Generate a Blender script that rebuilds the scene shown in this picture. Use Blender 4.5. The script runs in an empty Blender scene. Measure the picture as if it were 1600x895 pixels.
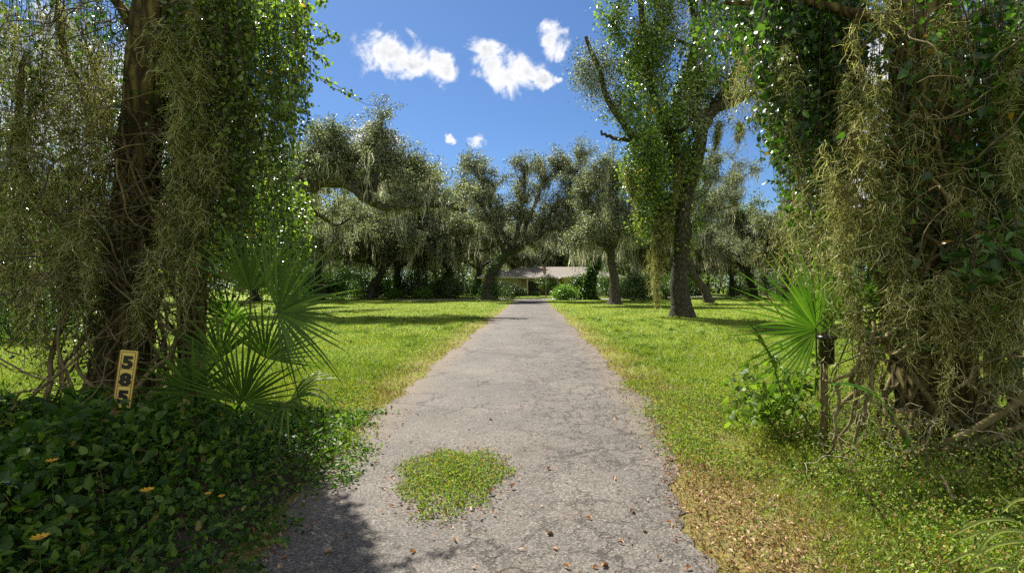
import bpy, math, random
import numpy as np
from math import radians, sin, cos, pi
from mathutils import Vector

SC = bpy.context.scene
COL = SC.collection
R0 = np.random.default_rng(11)
CAMZ = 1.6
SUN_AZ, SUN_EL = radians(27), radians(50)      # azimuth measured from +Y towards -X
SUN_DIR = np.array([-sin(SUN_AZ)*cos(SUN_EL), cos(SUN_AZ)*cos(SUN_EL), sin(SUN_EL)])

# ---------------------------------------------------------------- helpers
def at(px, py, Y):
    """real point at depth Y that the photograph shows at (px,py)"""
    return np.array([(px-800)/800*Y, Y, CAMZ-(py-447.5)/800*Y])
def gnd(px, py, z=0.0):
    Y = 800*(CAMZ-z)/(py-447.5)
    return np.array([(px-800)/800*Y, Y, z])
def nrm(v):
    return v/np.maximum(np.linalg.norm(v, axis=-1, keepdims=True), 1e-9)

class MB:
    """collects numpy chunks of geometry, links them as one mesh object"""
    def __init__(s): s.ch = []; s.n = 0
    def add(s, V, F, mi=0, smooth=True):
        V = np.asarray(V, float).reshape(-1, 3); F = np.asarray(F, int)
        s.ch.append((V, F+s.n, mi, smooth)); s.n += len(V); return s
    def mesh(s, name, mats):
        me = bpy.data.meshes.new(name)
        V = np.concatenate([c[0] for c in s.ch])
        nv = len(V)
        me.vertices.add(nv); me.vertices.foreach_set('co', V.astype(np.float32).ravel())
        loops = np.concatenate([c[1].ravel() for c in s.ch])
        tot = np.concatenate([np.full(len(c[1]), c[1].shape[1]) for c in s.ch])
        st = np.concatenate([[0], np.cumsum(tot)[:-1]])
        me.loops.add(len(loops)); me.loops.foreach_set('vertex_index', loops.astype(np.int32))
        me.polygons.add(len(tot))
        me.polygons.foreach_set('loop_start', st.astype(np.int32))
        me.polygons.foreach_set('loop_total', tot.astype(np.int32))
        me.polygons.foreach_set('material_index', np.concatenate([np.full(len(c[1]), c[2]) for c in s.ch]).astype(np.int32))
        me.polygons.foreach_set('use_smooth', np.concatenate([np.full(len(c[1]), c[3]) for c in s.ch]))
        for m in (mats if isinstance(mats, (list, tuple)) else [mats]): me.materials.append(m)
        me.update(calc_edges=True); me.validate()
        return me
    def build(s, name, mats, parent=None):
        o = bpy.data.objects.new(name, s.mesh(name, mats)); COL.objects.link(o)
        if parent is not None: o.parent = parent
        return o

def tag(o, label=None, cat=None, group=None, kind=None):
    if label: o['label'] = label
    if cat: o['category'] = cat
    if group: o['group'] = group
    if kind: o['kind'] = kind
    return o
def empty(name, loc, label, cat, group=None, rz=0, sc=1):
    o = bpy.data.objects.new(name, None); COL.objects.link(o)
    o.location = loc; o.rotation_euler = (0, 0, rz); o.scale = (sc,)*3 if np.isscalar(sc) else sc
    o.empty_display_size = .2
    return tag(o, label, cat, group)
def copy_tree(o, loc, rz, sc, label, group=None):
    r = o.copy(); COL.objects.link(r); r.location = loc; r.rotation_euler = (0, 0, rz)
    r.scale = (sc,)*3 if np.isscalar(sc) else sc
    r['label'] = label
    if group: r['group'] = group
    for ch in list(o.children):
        c = ch.copy(); COL.objects.link(c); c.parent = r
    return r

# --- tubes: P (N,K,3) paths, R (N,K) radii
def tubes(P, R, sides=6, flute=0, rng=None, caps=True):
    P = np.asarray(P, float); R = np.asarray(R, float)
    if P.ndim == 2: P = P[None]; R = R[None]
    N, K, _ = P.shape
    T = np.gradient(P, axis=1); T = nrm(T)
    ref = np.zeros((N, 1, 3)); m = np.abs(nrm(P[:, -1]-P[:, 0])[:, 2]) > .75
    ref[m, 0, 0] = 1; ref[~m, 0, 2] = 1
    U = nrm(np.cross(T, np.broadcast_to(ref, T.shape))); W = np.cross(T, U)
    a = np.linspace(0, 2*pi, sides, endpoint=False)
    rr = R[..., None]*np.ones(sides)
    if flute and rng is not None:
        ph = rng.uniform(0, 6.28, (N, 1, 4))
        for j, f in enumerate((2, 3, 5, 9)):
            rr = rr*(1+flute/(1+.5*j)*np.sin(f*a[None, None]+ph[..., j:j+1]+np.arange(K)[None, :, None]*.13*(1+j)))
        rr = rr*(1+.35*flute*rng.standard_normal(rr.shape))
    V = P[:, :, None]+rr[..., None]*(np.cos(a)[None, None, :, None]*U[:, :, None]+np.sin(a)[None, None, :, None]*W[:, :, None])
    i = np.arange(K-1)[:, None]*sides; j = np.arange(sides)[None]; j2 = (j+1) % sides
    F = np.stack([i+j, i+j2, i+sides+j2, i+sides+j], -1).reshape(-1, 4)
    F = (F[None]+(np.arange(N)*K*sides)[:, None, None]).reshape(-1, 4)
    return V.reshape(-1, 3), F
def resample(pts, n, wig=0, rng=None):
    """smooth curve through control points"""
    pts = np.asarray(pts, float); k = len(pts)
    t = np.linspace(0, k-1, n); i = np.clip(t.astype(int), 0, k-2); f = (t-i)[:, None]
    g = lambda q: pts[np.clip(q, 0, k-1)]
    p0, p1, p2, p3 = g(i-1), g(i), g(i+1), g(i+2)
    out = .5*((2*p1)+(-p0+p2)*f+(2*p0-5*p1+4*p2-p3)*f**2+(-p0+3*p1-3*p2+p3)*f**3)
    if wig and rng is not None:
        w = rng.standard_normal((n, 3))*wig
        w = (w+np.roll(w, 1, 0)+np.roll(w, 2, 0))/1.7; w[:2] = 0
        out = out+w
    return out
# --- leaves
KITE = (np.array([[0, 0, 0], [-.5, .45, .12], [0, 1, 0], [.5, .45, .12]]), np.array([[0, 2, 1], [0, 3, 2]]))
OVAL = (np.array([[0, 0, 0], [0, .33, -.05], [0, .7, -.06], [0, 1, -.12], [-.5, .3, .08], [-.36, .68, .05], [.5, .3, .08], [.36, .68, .05]]),
        np.array([[0, 1, 4], [1, 2, 5], [1, 5, 4], [2, 3, 5], [0, 6, 1], [1, 7, 2], [1, 6, 7], [2, 7, 3]]))
HEART = (np.array([[0, .1, 0], [0, .4, -.05], [0, .75, -.08], [0, 1.05, -.2], [-.3, 0, .02], [-.52, .3, .08], [-.33, .7, .03], [.3, 0, .02], [.52, .3, .08], [.33, .7, .03]]),
         np.array([[0, 5, 4], [0, 1, 5], [1, 6, 5], [1, 2, 6], [2, 3, 6], [0, 7, 8], [0, 8, 1], [1, 8, 9], [1, 9, 2], [2, 9, 3]]))
def leaves(P, L, Wd, rng, tmpl=KITE, dbias=(0, 0, -.3), nbias=(0, 0, .8), dspread=1.0):
    N = len(P)
    d = nrm(rng.standard_normal((N, 3))*dspread+np.array(dbias))
    n = nrm(rng.standard_normal((N, 3))+np.array(nbias))
    n = nrm(n-d*np.sum(n*d, 1, keepdims=True)); s = np.cross(d, n)
    T, F = tmpl
    L = np.broadcast_to(L, (N,)); Wd = np.broadcast_to(Wd, (N,))
    V = P[:, None]+T[None, :, 0:1]*Wd[:, None, None]*s[:, None]+T[None, :, 1:2]*L[:, None, None]*d[:, None]+T[None, :, 2:3]*L[:, None, None]*n[:, None]
    FF = (F[None]+(np.arange(N)*len(T))[:, None, None]).reshape(-1, F.shape[1])
    return V.reshape(-1, 3), FF
# --- thin ribbons P (N,K,3), width (N,K)
def ribbons(P, Wd, rng):
    N, K, _ = P.shape
    T = nrm(np.gradient(P, axis=1)); r = rng.standard_normal((N, 1, 3))
    S = nrm(np.cross(T, np.broadcast_to(r, T.shape)))*Wd[..., None]*.5
    V = np.stack([P-S, P+S], 2).reshape(-1, 3)
    i = np.arange(K-1)*2; F = np.stack([i, i+1, i+3, i+2], -1)
    F = (F[None]+(np.arange(N)*K*2)[:, None, None]).reshape(-1, 4)
    return V, F
def curls(C, rng, seg=.022, K=6, w=.0035, down=.75, turn=.55):
    """short curly moss strands starting at points C"""
    N = len(C)
    d = nrm(rng.standard_normal((N, 3))+[0, 0, -down]); ax = nrm(rng.standard_normal((N, 3)))
    P = [C]; sl = seg*rng.uniform(.6, 1.5, (N, 1))
    for k in range(K-1):
        d = nrm(d+turn*np.cross(ax, d)+rng.standard_normal((N, 3))*.35+[0, 0, -down*.5]); P.append(P[-1]+d*sl)
    P = np.stack(P, 1); W = w*rng.uniform(.6, 1.3, (N, 1))*np.linspace(1, .5, K)[None]
    return ribbons(P, W, rng)
def festoon(mb, top, length, rad, rng, per_m=260, mi=0, w=.0035, seg=.022):
    n = max(20, int(per_m*length))
    t = rng.uniform(0, 1, n)**.9
    ph = rng.uniform(0, 6.28, 2); fat = rad*(.45+.55*np.sin(pi*np.clip(t*.85+.12, 0, 1)))*(1+.35*np.sin(t*length*9+ph[0]))
    c = np.asarray(top)+np.stack([.04*length*np.sin(t*3+ph[0]), .04*length*np.sin(t*2.6+ph[1]), -t*length], 1)
    m = max(5, int(rad*130)); k = rng.integers(0, m, n); ax = rng.standard_normal((m, 2))*.75; kl = rng.uniform(.35, 1, m); keep = t < kl[k]
    pp = rng.uniform(0, 6.28, m); sw = .35*np.sin(t*6+pp[k])
    c = c+np.stack([(ax[k, 0]+sw)*fat, (ax[k, 1]+sw)*fat, 0*t], 1)+rng.standard_normal((n, 3))*[.009, .009, .03]
    c = c[keep]
    V, F = curls(c, rng, seg=seg, w=w); mb.add(V, F, mi)
def moss_far(mb, A, rng, lmin=.4, lmax=2.0, strands=7, w=.05, mi=0, spread=.16):
    """hanging moss beards from anchor points A"""
    n = len(A)*strands
    L = np.repeat(rng.uniform(lmin, lmax, len(A))*rng.uniform(.5, 1, len(A)), strands)*rng.uniform(.45, 1.1, n)
    S = np.repeat(A, strands, 0)+rng.standard_normal((n, 3))*[spread, spread, .08]
    K = 7; t = np.linspace(0, 1, K)[None]
    ph = rng.uniform(0, 6.28, (n, 2)); wx = np.repeat(rng.standard_normal(len(A))*.06, strands)
    P = np.stack([S[:, :1]+.05*L[:, None]*np.sin(t*7+ph[:, :1])+wx[:, None]*t*L[:, None], S[:, 1:2]+.05*L[:, None]*np.sin(t*6+ph[:, 1:]), S[:, 2:]-t*L[:, None]], -1)
    P[..., 2] = np.maximum(P[..., 2], .1)
    W = w*rng.uniform(.5, 1.4, (n, 1))*(np.sin(pi*np.clip(t*.9+.12, 0, 1))*(.75+.35*np.sin(t*17+ph[:, :1])))
    V, F = ribbons(P, np.abs(W), rng); mb.add(V, F, mi)
def hang(mb, starts, lens, rng, per_m=25, L=.05, Wd=.04, tmpl=OVAL, off=.05, sway=.08, stem=.004, mleaf=0, mstem=1, wfun=None, dbias=(0, 0, -.5), nbias=(0, -.3, .6)):
    """hanging leafy vines"""
    starts = np.asarray(starts); N = len(starts); K = 12
    t = np.linspace(0, 1, K)[None]*lens[:, None]
    ph = rng.uniform(0, 6.28, (N, 4)); fr = rng.uniform(1.2, 3.5, (N, 2)); am = rng.uniform(.3, 1.3, (N, 2))*sway
    def path(i, tt):
        e = np.minimum(tt, 1.0)
        return np.stack([starts[i, 0]+am[i, 0]*np.sin(fr[i, 0]*tt+ph[i, 0])*e, starts[i, 1]+am[i, 1]*np.sin(fr[i, 1]*tt+ph[i, 1])*e, starts[i, 2]-tt], -1)
    ii = np.repeat(np.arange(N), K); P = path(ii, t.ravel()).reshape(N, K, 3)
    V, F = tubes(P, np.full((N, K), stem), 3); mb.add(V, F, mstem)
    cnt = np.maximum(3, (lens*per_m).astype(int)); li = np.repeat(np.arange(N), cnt)
    tt = rng.uniform(0, 1, len(li))*lens[li]
    C = path(li, tt)+rng.standard_normal((len(li), 3))*off
    sz = rng.uniform(.55, 1.3, len(li))*rng.uniform(.7, 1.3, N)[li]
    V, F = leaves(C, L*sz, Wd*sz, rng, tmpl, dbias, nbias); mb.add(V, F, mleaf)
def box(mb, x0, x1, y0, y1, z0, z1, mi=0):
    V = [(x, y, z) for z in (z0, z1) for x, y in ((x0, y0), (x1, y0), (x1, y1), (x0, y1))]
    mb.add(V, [[3, 2, 1, 0], [4, 5, 6, 7], [0, 1, 5, 4], [1, 2, 6, 5], [2, 3, 7, 6], [3, 0, 4, 7]], mi, False)

# ---------------------------------------------------------------- materials
def mat(name):
    m = bpy.data.materials.new(name); m.use_nodes = True
    nt = m.node_tree; nt.nodes.clear()
    out = nt.nodes.new('ShaderNodeOutputMaterial'); return m, nt, out
def N(nt, t, ins=None, **kw):
    n = nt.nodes.new(t)
    for k, v in kw.items(): setattr(n, k, v)
    for k, v in (ins or {}).items():
        s = n.inputs[k]
        if isinstance(v, bpy.types.NodeSocket): nt.links.new(v, s)
        else: s.default_value = v
    return n
def M(nt, op, a, b=0.0, c=None, clamp=False):
    n = nt.nodes.new('ShaderNodeMath'); n.operation = op; n.use_clamp = clamp
    for i, v in enumerate((a, b) if c is None else (a, b, c)):
        if isinstance(v, bpy.types.NodeSocket): nt.links.new(v, n.inputs[i])
        else: n.inputs[i].default_value = v
    return n.outputs[0]
def ramp(nt, fac, stops, interp='LINEAR'):
    r = nt.nodes.new('ShaderNodeValToRGB'); r.color_ramp.interpolation = interp
    e = r.color_ramp.elements
    while len(e) < len(stops): e.new(.5)
    for el, (p, c) in zip(e, stops):
        el.position = p; el.color = (*c, 1) if len(c) == 3 else c
    nt.links.new(fac, r.inputs[0]); return r.outputs[0]
def mixc(nt, f, a, b, blend='MIX'):
    n = nt.nodes.new('ShaderNodeMix'); n.data_type = 'RGBA'; n.blend_type = blend
    for s, v in ((n.inputs[0], f), (n.inputs[6], a), (n.inputs[7], b)):
        if isinstance(v, bpy.types.NodeSocket): nt.links.new(v, s)
        else: s.default_value = v if np.isscalar(v) else (*v, 1)
    return n.outputs[2]
def noise(nt, vec, scale, detail=3, rough=.55, dist=0):
    n = N(nt, 'ShaderNodeTexNoise', {'Scale': scale, 'Detail': detail, 'Roughness': rough, 'Distortion': dist})
    if vec is not None: nt.links.new(vec, n.inputs['Vector'])
    return n.outputs['Fac']
def leaf_mat(name, cols, trans=.35, rough=.45, spec=.5, tcol=(1.3, 1.5, .6), patch=0, dead=None):
    m, nt, out = mat(name)
    g = N(nt, 'ShaderNodeNewGeometry')
    k = len(cols)
    c = ramp(nt, g.outputs['Random Per Island'], [((i+.5)/k, cc) for i, cc in enumerate(cols)])
    if dead:
        c = mixc(nt, M(nt, 'GREATER_THAN', M(nt, 'FRACT', M(nt, 'MULTIPLY', g.outputs['Random Per Island'], 37.7)), 1-dead[0]), c, dead[1])
    if patch:
        tc = N(nt, 'ShaderNodeTexCoord')
        c = mixc(nt, M(nt, 'MULTIPLY', noise(nt, tc.outputs['Object'], patch, 2), .6), c, tuple(x*.55 for x in cols[0]))
    p = N(nt, 'ShaderNodeBsdfPrincipled', {'Base Color': c, 'Roughness': rough, 'Specular IOR Level': spec})
    tcn = mixc(nt, 1.0, c, tcol, 'MULTIPLY')
    t = N(nt, 'ShaderNodeBsdfTranslucent', {'Color': tcn})
    mx = N(nt, 'ShaderNodeMixShader', {0: trans, 1: p.outputs[0], 2: t.outputs[0]})
    nt.links.new(mx.outputs[0], out.inputs[0]); return m
def bark_mat(name, c1, c2, c3, scale=6, stretch=.25, bump=.6, vor=True):
    m, nt, out = mat(name)
    tc = N(nt, 'ShaderNodeTexCoord')
    mp = N(nt, 'ShaderNodeMapping', {'Vector': tc.outputs['Object'], 'Scale': (1, 1, stretch)})
    n1 = noise(nt, mp.outputs[0], scale, 6, .65, .4); n2 = noise(nt, tc.outputs['Object'], scale*.25, 3)
    v = N(nt, 'ShaderNodeTexVoronoi', {'Vector': mp.outputs[0], 'Scale': scale*2.2}, feature='DISTANCE_TO_EDGE')
    crack = M(nt, 'MULTIPLY', v.outputs['Distance'], 3.0, clamp=True)
    c = ramp(nt, n1, [(.3, c1), (.5, c2), (.72, c3)])
    c = mixc(nt, M(nt, 'MULTIPLY', n2, .7), c, tuple(x*y for x, y in zip(c2, (.8, 1.05, .7))))
    if vor: c = mixc(nt, crack, tuple(x*.45 for x in c1), c)
    h = M(nt, 'ADD', M(nt, 'MULTIPLY', n1, .6), M(nt, 'MULTIPLY', crack, .5 if vor else 0))
    b = N(nt, 'ShaderNodeBump', {'Strength': bump, 'Distance': .05, 'Height': h})
    p = N(nt, 'ShaderNodeBsdfPrincipled', {'Base Color': c, 'Roughness': .9, 'Specular IOR Level': .2, 'Normal': b.outputs[0]})
    nt.links.new(p.outputs[0], out.inputs[0]); return m
def plain(name, c, rough=.6, spec=.4, metal=0, var=.15, scale=8, bump=0):
    m, nt, out = mat(name)
    tc = N(nt, 'ShaderNodeTexCoord'); n1 = noise(nt, tc.outputs['Object'], scale, 5)
    cc = mixc(nt, n1, tuple(x*(1-var) for x in c), tuple(min(1, x*(1+var)) for x in c))
    p = N(nt, 'ShaderNodeBsdfPrincipled', {'Base Color': cc, 'Roughness': rough, 'Specular IOR Level': spec, 'Metallic': metal})
    if bump:
        b = N(nt, 'ShaderNodeBump', {'Strength': bump, 'Distance': .02, 'Height': noise(nt, tc.outputs['Object'], scale*3, 4)})
        nt.links.new(b.outputs[0], p.inputs['Normal'])
    nt.links.new(p.outputs[0], out.inputs[0]); return m

ROADSLOPE = .04
def road_cx(y): return -.2+ROADSLOPE*y

def lawn_color(nt, pos):
    """lawn colour by place: green with yellow and brown patches, browner beside the drive"""
    s = N(nt, 'ShaderNodeSeparateXYZ', {0: pos})
    x, y = s.outputs[0], s.outputs[1]
    dx = M(nt, 'ABSOLUTE', M(nt, 'SUBTRACT', x, M(nt, 'MULTIPLY_ADD', y, ROADSLOPE, -.2)))
    n1 = noise(nt, pos, .45, 4, .6); n2 = noise(nt, pos, 2.3, 3, .6); n3 = noise(nt, pos, 9, 2)
    base = ramp(nt, n1, [(.3, (.12, .18, .018)), (.5, (.20, .26, .028)), (.7, (.27, .29, .04))])
    base = mixc(nt, M(nt, 'MULTIPLY', n2, .6), base, (.085, .15, .012))
    e = M(nt, 'SUBTRACT', 1.0, M(nt, 'DIVIDE', M(nt, 'SUBTRACT', dx, 1.7), 1.5), clamp=True)
    e = M(nt, 'MULTIPLY', e, M(nt, 'SUBTRACT', 1.0, M(nt, 'DIVIDE', M(nt, 'SUBTRACT', y, 22.0), 40.0), clamp=True))
    e = M(nt, 'MULTIPLY', M(nt, 'ADD', M(nt, 'MULTIPLY', e, 1.25), M(nt, 'MULTIPLY', M(nt, 'SUBTRACT', n2, .62), 2.4)), 1.0, clamp=True)
    nb = M(nt, 'MULTIPLY', M(nt, 'MULTIPLY', M(nt, 'SUBTRACT', 7.5, y), .3, clamp=True), M(nt, 'SUBTRACT', 1.3, M(nt, 'MULTIPLY', M(nt, 'ABSOLUTE', M(nt, 'SUBTRACT', x, 1.4)), 2.1), clamp=True), clamp=True)
    e = M(nt, 'ADD', e, M(nt, 'MULTIPLY', nb, M(nt, 'MULTIPLY', n2, .8)), clamp=True)
    br = mixc(nt, n3, (.17, .11, .055), (.26, .20, .075))
    dk = M(nt, 'MULTIPLY', M(nt, 'SUBTRACT', noise(nt, pos, 1.1, 5, .7), .55), 5.0, clamp=True)
    base = mixc(nt, M(nt, 'MULTIPLY', dk, .75), base, (.07, .11, .015))
    return mixc(nt, M(nt, 'MULTIPLY', e, .8), base, br)

def m_ground():
    m, nt, out = mat('lawn_ground')
    g = N(nt, 'ShaderNodeNewGeometry'); pos = g.outputs['Position']
    c = lawn_color(nt, pos)
    soil = M(nt, 'GREATER_THAN', noise(nt, pos, 26, 4, .7), .56)
    c = mixc(nt, M(nt, 'MULTIPLY', soil, .5), c, (.055, .06, .018))
    b = N(nt, 'ShaderNodeBump', {'Strength': .8, 'Distance': .05, 'Height': noise(nt, pos, 30, 4, .7)})
    p = N(nt, 'ShaderNodeBsdfPrincipled', {'Base Color': c, 'Roughness': .95, 'Specular IOR Level': .1, 'Normal': b.outputs[0]})
    nt.links.new(p.outputs[0], out.inputs[0]); return m
def m_grass():
    m, nt, out = mat('grass_blades')
    g = N(nt, 'ShaderNodeNewGeometry')
    c = lawn_color(nt, g.outputs['Position'])
    v = ramp(nt, g.outputs['Random Per Island'], [(0, (.55, .7, .5)), (.5, (1, 1, 1)), (1, (1.5, 1.25, 1.2))])
    c = mixc(nt, 1.0, c, v, 'MULTIPLY')
    p = N(nt, 'ShaderNodeBsdfPrincipled', {'Base Color': c, 'Roughness': .5, 'Specular IOR Level': .35})
    t = N(nt, 'ShaderNodeBsdfTranslucent', {'Color': mixc(nt, 1.0, c, (1.3, 1.35, .7), 'MULTIPLY')})
    mx = N(nt, 'ShaderNodeMixShader', {0: .4, 1: p.outputs[0], 2: t.outputs[0]})
    nt.links.new(mx.outputs[0], out.inputs[0]); return m
def m_road(name='worn_asphalt'):
    m, nt, out = mat(name)
    g = N(nt, 'ShaderNodeNewGeometry'); pos = g.outputs['Position']
    sp = N(nt, 'ShaderNodeSeparateXYZ', {0: pos})
    big = noise(nt, pos, .7, 5, .6); mid = noise(nt, pos, 3.5, 5, .65); fine = noise(nt, pos, 75, 3, .7)
    c = ramp(nt, big, [(.3, (.088, .080, .068)), (.5, (.124, .11, .091)), (.7, (.168, .149, .122))])
    c = mixc(nt, M(nt, 'MULTIPLY', mid, .7), c, (.075, .066, .057))
    # stone aggregate
    vo = N(nt, 'ShaderNodeTexVoronoi', {'Vector': pos, 'Scale': 95.0})
    sep = N(nt, 'ShaderNodeSeparateColor', {0: vo.outputs['Color']})
    agg = ramp(nt, sep.outputs[0], [(.0, (.35, .35, .35)), (.5, (.95, .95, .95)), (.8, (1.35, 1.33, 1.3)), (1, (2.2, 2.15, 2.1))])
    c = mixc(nt, .8, c, agg, 'MULTIPLY')
    # tracks paler, edges brown with dirt
    dx = M(nt, 'ABSOLUTE', M(nt, 'SUBTRACT', sp.outputs[0], M(nt, 'MULTIPLY_ADD', sp.outputs[1], ROADSLOPE, -.2)))
    ed = M(nt, 'MULTIPLY', M(nt, 'SUBTRACT', dx, 1.25), 2.2, clamp=True)
    ed = M(nt, 'MULTIPLY', ed, mid)
    c = mixc(nt, ed, c, (.17, .125, .08))
    stain = M(nt, 'MULTIPLY', M(nt, 'SUBTRACT', noise(nt, pos, 1.6, 4, .7, .6), .56), 7.0, clamp=True)
    c = mixc(nt, M(nt, 'MULTIPLY', stain, .6), c, (.10, .075, .055))
    # cracks
    dn = N(nt, 'ShaderNodeTexNoise', {'Vector': pos, 'Scale': 2.2, 'Detail': 5.0, 'Roughness': .7})
    off = N(nt, 'ShaderNodeVectorMath', {0: dn.outputs['Color'], 1: (.5, .5, .5)}, operation='SUBTRACT')
    off = N(nt, 'ShaderNodeVectorMath', {0: off.outputs[0], 3: .85}, operation='SCALE')
    wp = N(nt, 'ShaderNodeVectorMath', {0: pos, 1: off.outputs[0]}, operation='ADD')
    wp = N(nt, 'ShaderNodeMapping', {'Vector': wp.outputs[0], 'Scale': (1, .8, 1)})
    def cr(scale, width):
        v = N(nt, 'ShaderNodeTexVoronoi', {'Vector': wp.outputs[0], 'Scale': scale}, feature='DISTANCE_TO_EDGE')
        return M(nt, 'SUBTRACT', 1.0, M(nt, 'DIVIDE', v.outputs['Distance'], width), clamp=True)
    area = M(nt, 'MULTIPLY', M(nt, 'SUBTRACT', noise(nt, pos, .55, 2), .47), 9.0, clamp=True)
    rt = M(nt, 'MULTIPLY', M(nt, 'ADD', sp.outputs[0], .2), 1.2, clamp=True)
    area2 = M(nt, 'MULTIPLY', rt, M(nt, 'MULTIPLY', M(nt, 'SUBTRACT', noise(nt, pos, .9, 2), .36), 8.0, clamp=True))
    k = M(nt, 'ADD', M(nt, 'MULTIPLY', cr(1.3, .03), area), M(nt, 'MULTIPLY', cr(3.6, .055), area2), clamp=True)
    c = mixc(nt, M(nt, 'MULTIPLY', k, .85), c, (.028, .023, .018))
    h = M(nt, 'SUBTRACT', M(nt, 'ADD', M(nt, 'MULTIPLY', sep.outputs[1], .25), M(nt, 'MULTIPLY', mid, .9)), M(nt, 'MULTIPLY', k, 1.2))
    b = N(nt, 'ShaderNodeBump', {'Strength': .55, 'Distance': .016, 'Height': h})
    p = N(nt, 'ShaderNodeBsdfPrincipled', {'Base Color': c, 'Roughness': .85, 'Specular IOR Level': .3, 'Normal': b.outputs[0]})
    nt.links.new(p.outputs[0], out.inputs[0]); return m

G_OAK = leaf_mat('live_oak_leaf', [(.035, .045, .02), (.09, .105, .05), (.22, .235, .14), (.42, .43, .32)], .3, .5, .45, (1.2, 1.35, .6))
G_OAK2 = leaf_mat('green_oak_leaf', [(.04, .07, .02), (.08, .12, .03), (.16, .21, .07), (.28, .32, .16)], .32, .5, .45)
G_IVY = leaf_mat('climbing_vine_leaf', [(.045, .08, .012), (.08, .13, .018), (.14, .21, .03), (.25, .33, .07)], .42, .32, .7, dead=(.012, (.45, .25, .03)))
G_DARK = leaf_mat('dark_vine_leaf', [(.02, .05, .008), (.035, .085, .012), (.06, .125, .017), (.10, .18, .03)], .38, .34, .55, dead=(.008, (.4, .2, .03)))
G_COVER = leaf_mat('ground_cover_leaf', [(.035, .085, .012), (.055, .13, .016), (.10, .20, .022), (.20, .31, .04)], .42, .5, .35, patch=1.6, dead=(.03, (.33, .26, .07)))
G_WEED = leaf_mat('bright_weed_leaf', [(.08, .14, .02), (.14, .22, .03), (.22, .30, .045), (.30, .34, .08)], .36, .6, .25, dead=(.16, (.28, .17, .07)))
G_HEART = leaf_mat('heart_leaf', [(.07, .13, .015), (.12, .19, .022), (.19, .27, .035)], .42, .5, .3)
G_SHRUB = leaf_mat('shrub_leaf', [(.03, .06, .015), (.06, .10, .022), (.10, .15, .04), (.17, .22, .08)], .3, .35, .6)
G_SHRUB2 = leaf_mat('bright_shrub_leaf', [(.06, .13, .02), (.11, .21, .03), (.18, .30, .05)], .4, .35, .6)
G_PALM = leaf_mat('palmetto_leaf', [(.045, .095, .010), (.07, .13, .014), (.11, .18, .022)], .33, .5, .3, (1.2, 1.6, .6))
G_PALMDRY = leaf_mat('yellowing_palmetto_leaf', [(.25, .25, .06), (.2, .14, .05)], .35, .4, .5, (1.2, 1.2, .6))
G_FROND = leaf_mat('lawn_weed_leaf', [(.06, .10, .012), (.09, .15, .018), (.13, .19, .025)], .35, .7, .12)
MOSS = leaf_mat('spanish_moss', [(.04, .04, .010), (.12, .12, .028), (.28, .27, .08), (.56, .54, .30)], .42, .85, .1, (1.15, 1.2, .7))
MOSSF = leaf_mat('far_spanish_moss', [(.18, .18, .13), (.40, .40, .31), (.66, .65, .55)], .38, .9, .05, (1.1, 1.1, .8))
BARK = bark_mat('oak_bark', (.055, .045, .034), (.13, .11, .085), (.24, .21, .17), 5)
BARKN = bark_mat('mossy_bark', (.06, .042, .016), (.17, .125, .042), (.27, .22, .09), 5, .18, .9)
BARKD = bark_mat('dark_oak_bark', (.04, .032, .022), (.10, .082, .055), (.18, .155, .115), 5)
VINEB = bark_mat('vine_bark', (.08, .055, .025), (.17, .125, .06), (.33, .28, .18), 22, .35, .5, False)
ROOTB = bark_mat('grey_root', (.19, .15, .10), (.32, .26, .18), (.48, .42, .32), 25, .4, .5, False)
TWIG = plain('twig', (.07, .05, .035), .9)
STRAW = leaf_mat('dead_leaf', [(.13, .06, .025), (.26, .13, .055), (.38, .22, .11), (.50, .36, .22)], .2, .65, .3, (1, .8, .6))

# ---------------------------------------------------------------- setting
def build_ground():
    mb = MB(); n = 120
    # one sheet, finer near the camera
    s = np.sign(np.linspace(-1, 1, n))*np.abs(np.linspace(-1, 1, n))**2.2*450
    X, Y = np.meshgrid(s, s+30); Z = np.zeros_like(X)
    V = np.stack([X, Y, Z], -1).reshape(-1, 3)
    i, j = np.meshgrid(np.arange(n-1), np.arange(n-1)); k = (j*n+i).ravel()
    mb.add(V, np.stack([k, k+1, k+n+1, k+n], -1))
    tag(mb.build('ground', m_ground()), 'flat sunlit lawn ground running back to the trees', kind='structure')
ROADM = m_road()
def strip(cx, hw, z, rng, jag=.12):
    """ragged-edged surface strip; cx (K,2) centre line"""
    K = len(cx); T = nrm(np.gradient(cx, axis=0)); S = np.stack([T[:, 1], -T[:, 0]], 1)
    def rag():
        a = np.zeros(K)
        for f, w in ((.07, 1), (.21, .7), (.6, .45), (1.7, .3)):
            a += w*np.sin(np.arange(K)*f+rng.uniform(0, 6.28))
        return a*jag*.5+rng.standard_normal(K)*jag*.14
    l = cx-S*(hw+rag())[:, None]; r = cx+S*(hw+rag())[:, None]
    cols = [l+(r-l)*u for u in np.linspace(0, 1, 7)]
    V = np.concatenate([np.c_[c, np.full(K, z)] for c in cols])
    F = []
    for c in range(6):
        i = np.arange(K-1); F.append(np.stack([c*K+i, (c+1)*K+i, (c+1)*K+i+1, c*K+i+1], -1))
    return V, np.concatenate(F), l, r
EDGE = {}
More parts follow.
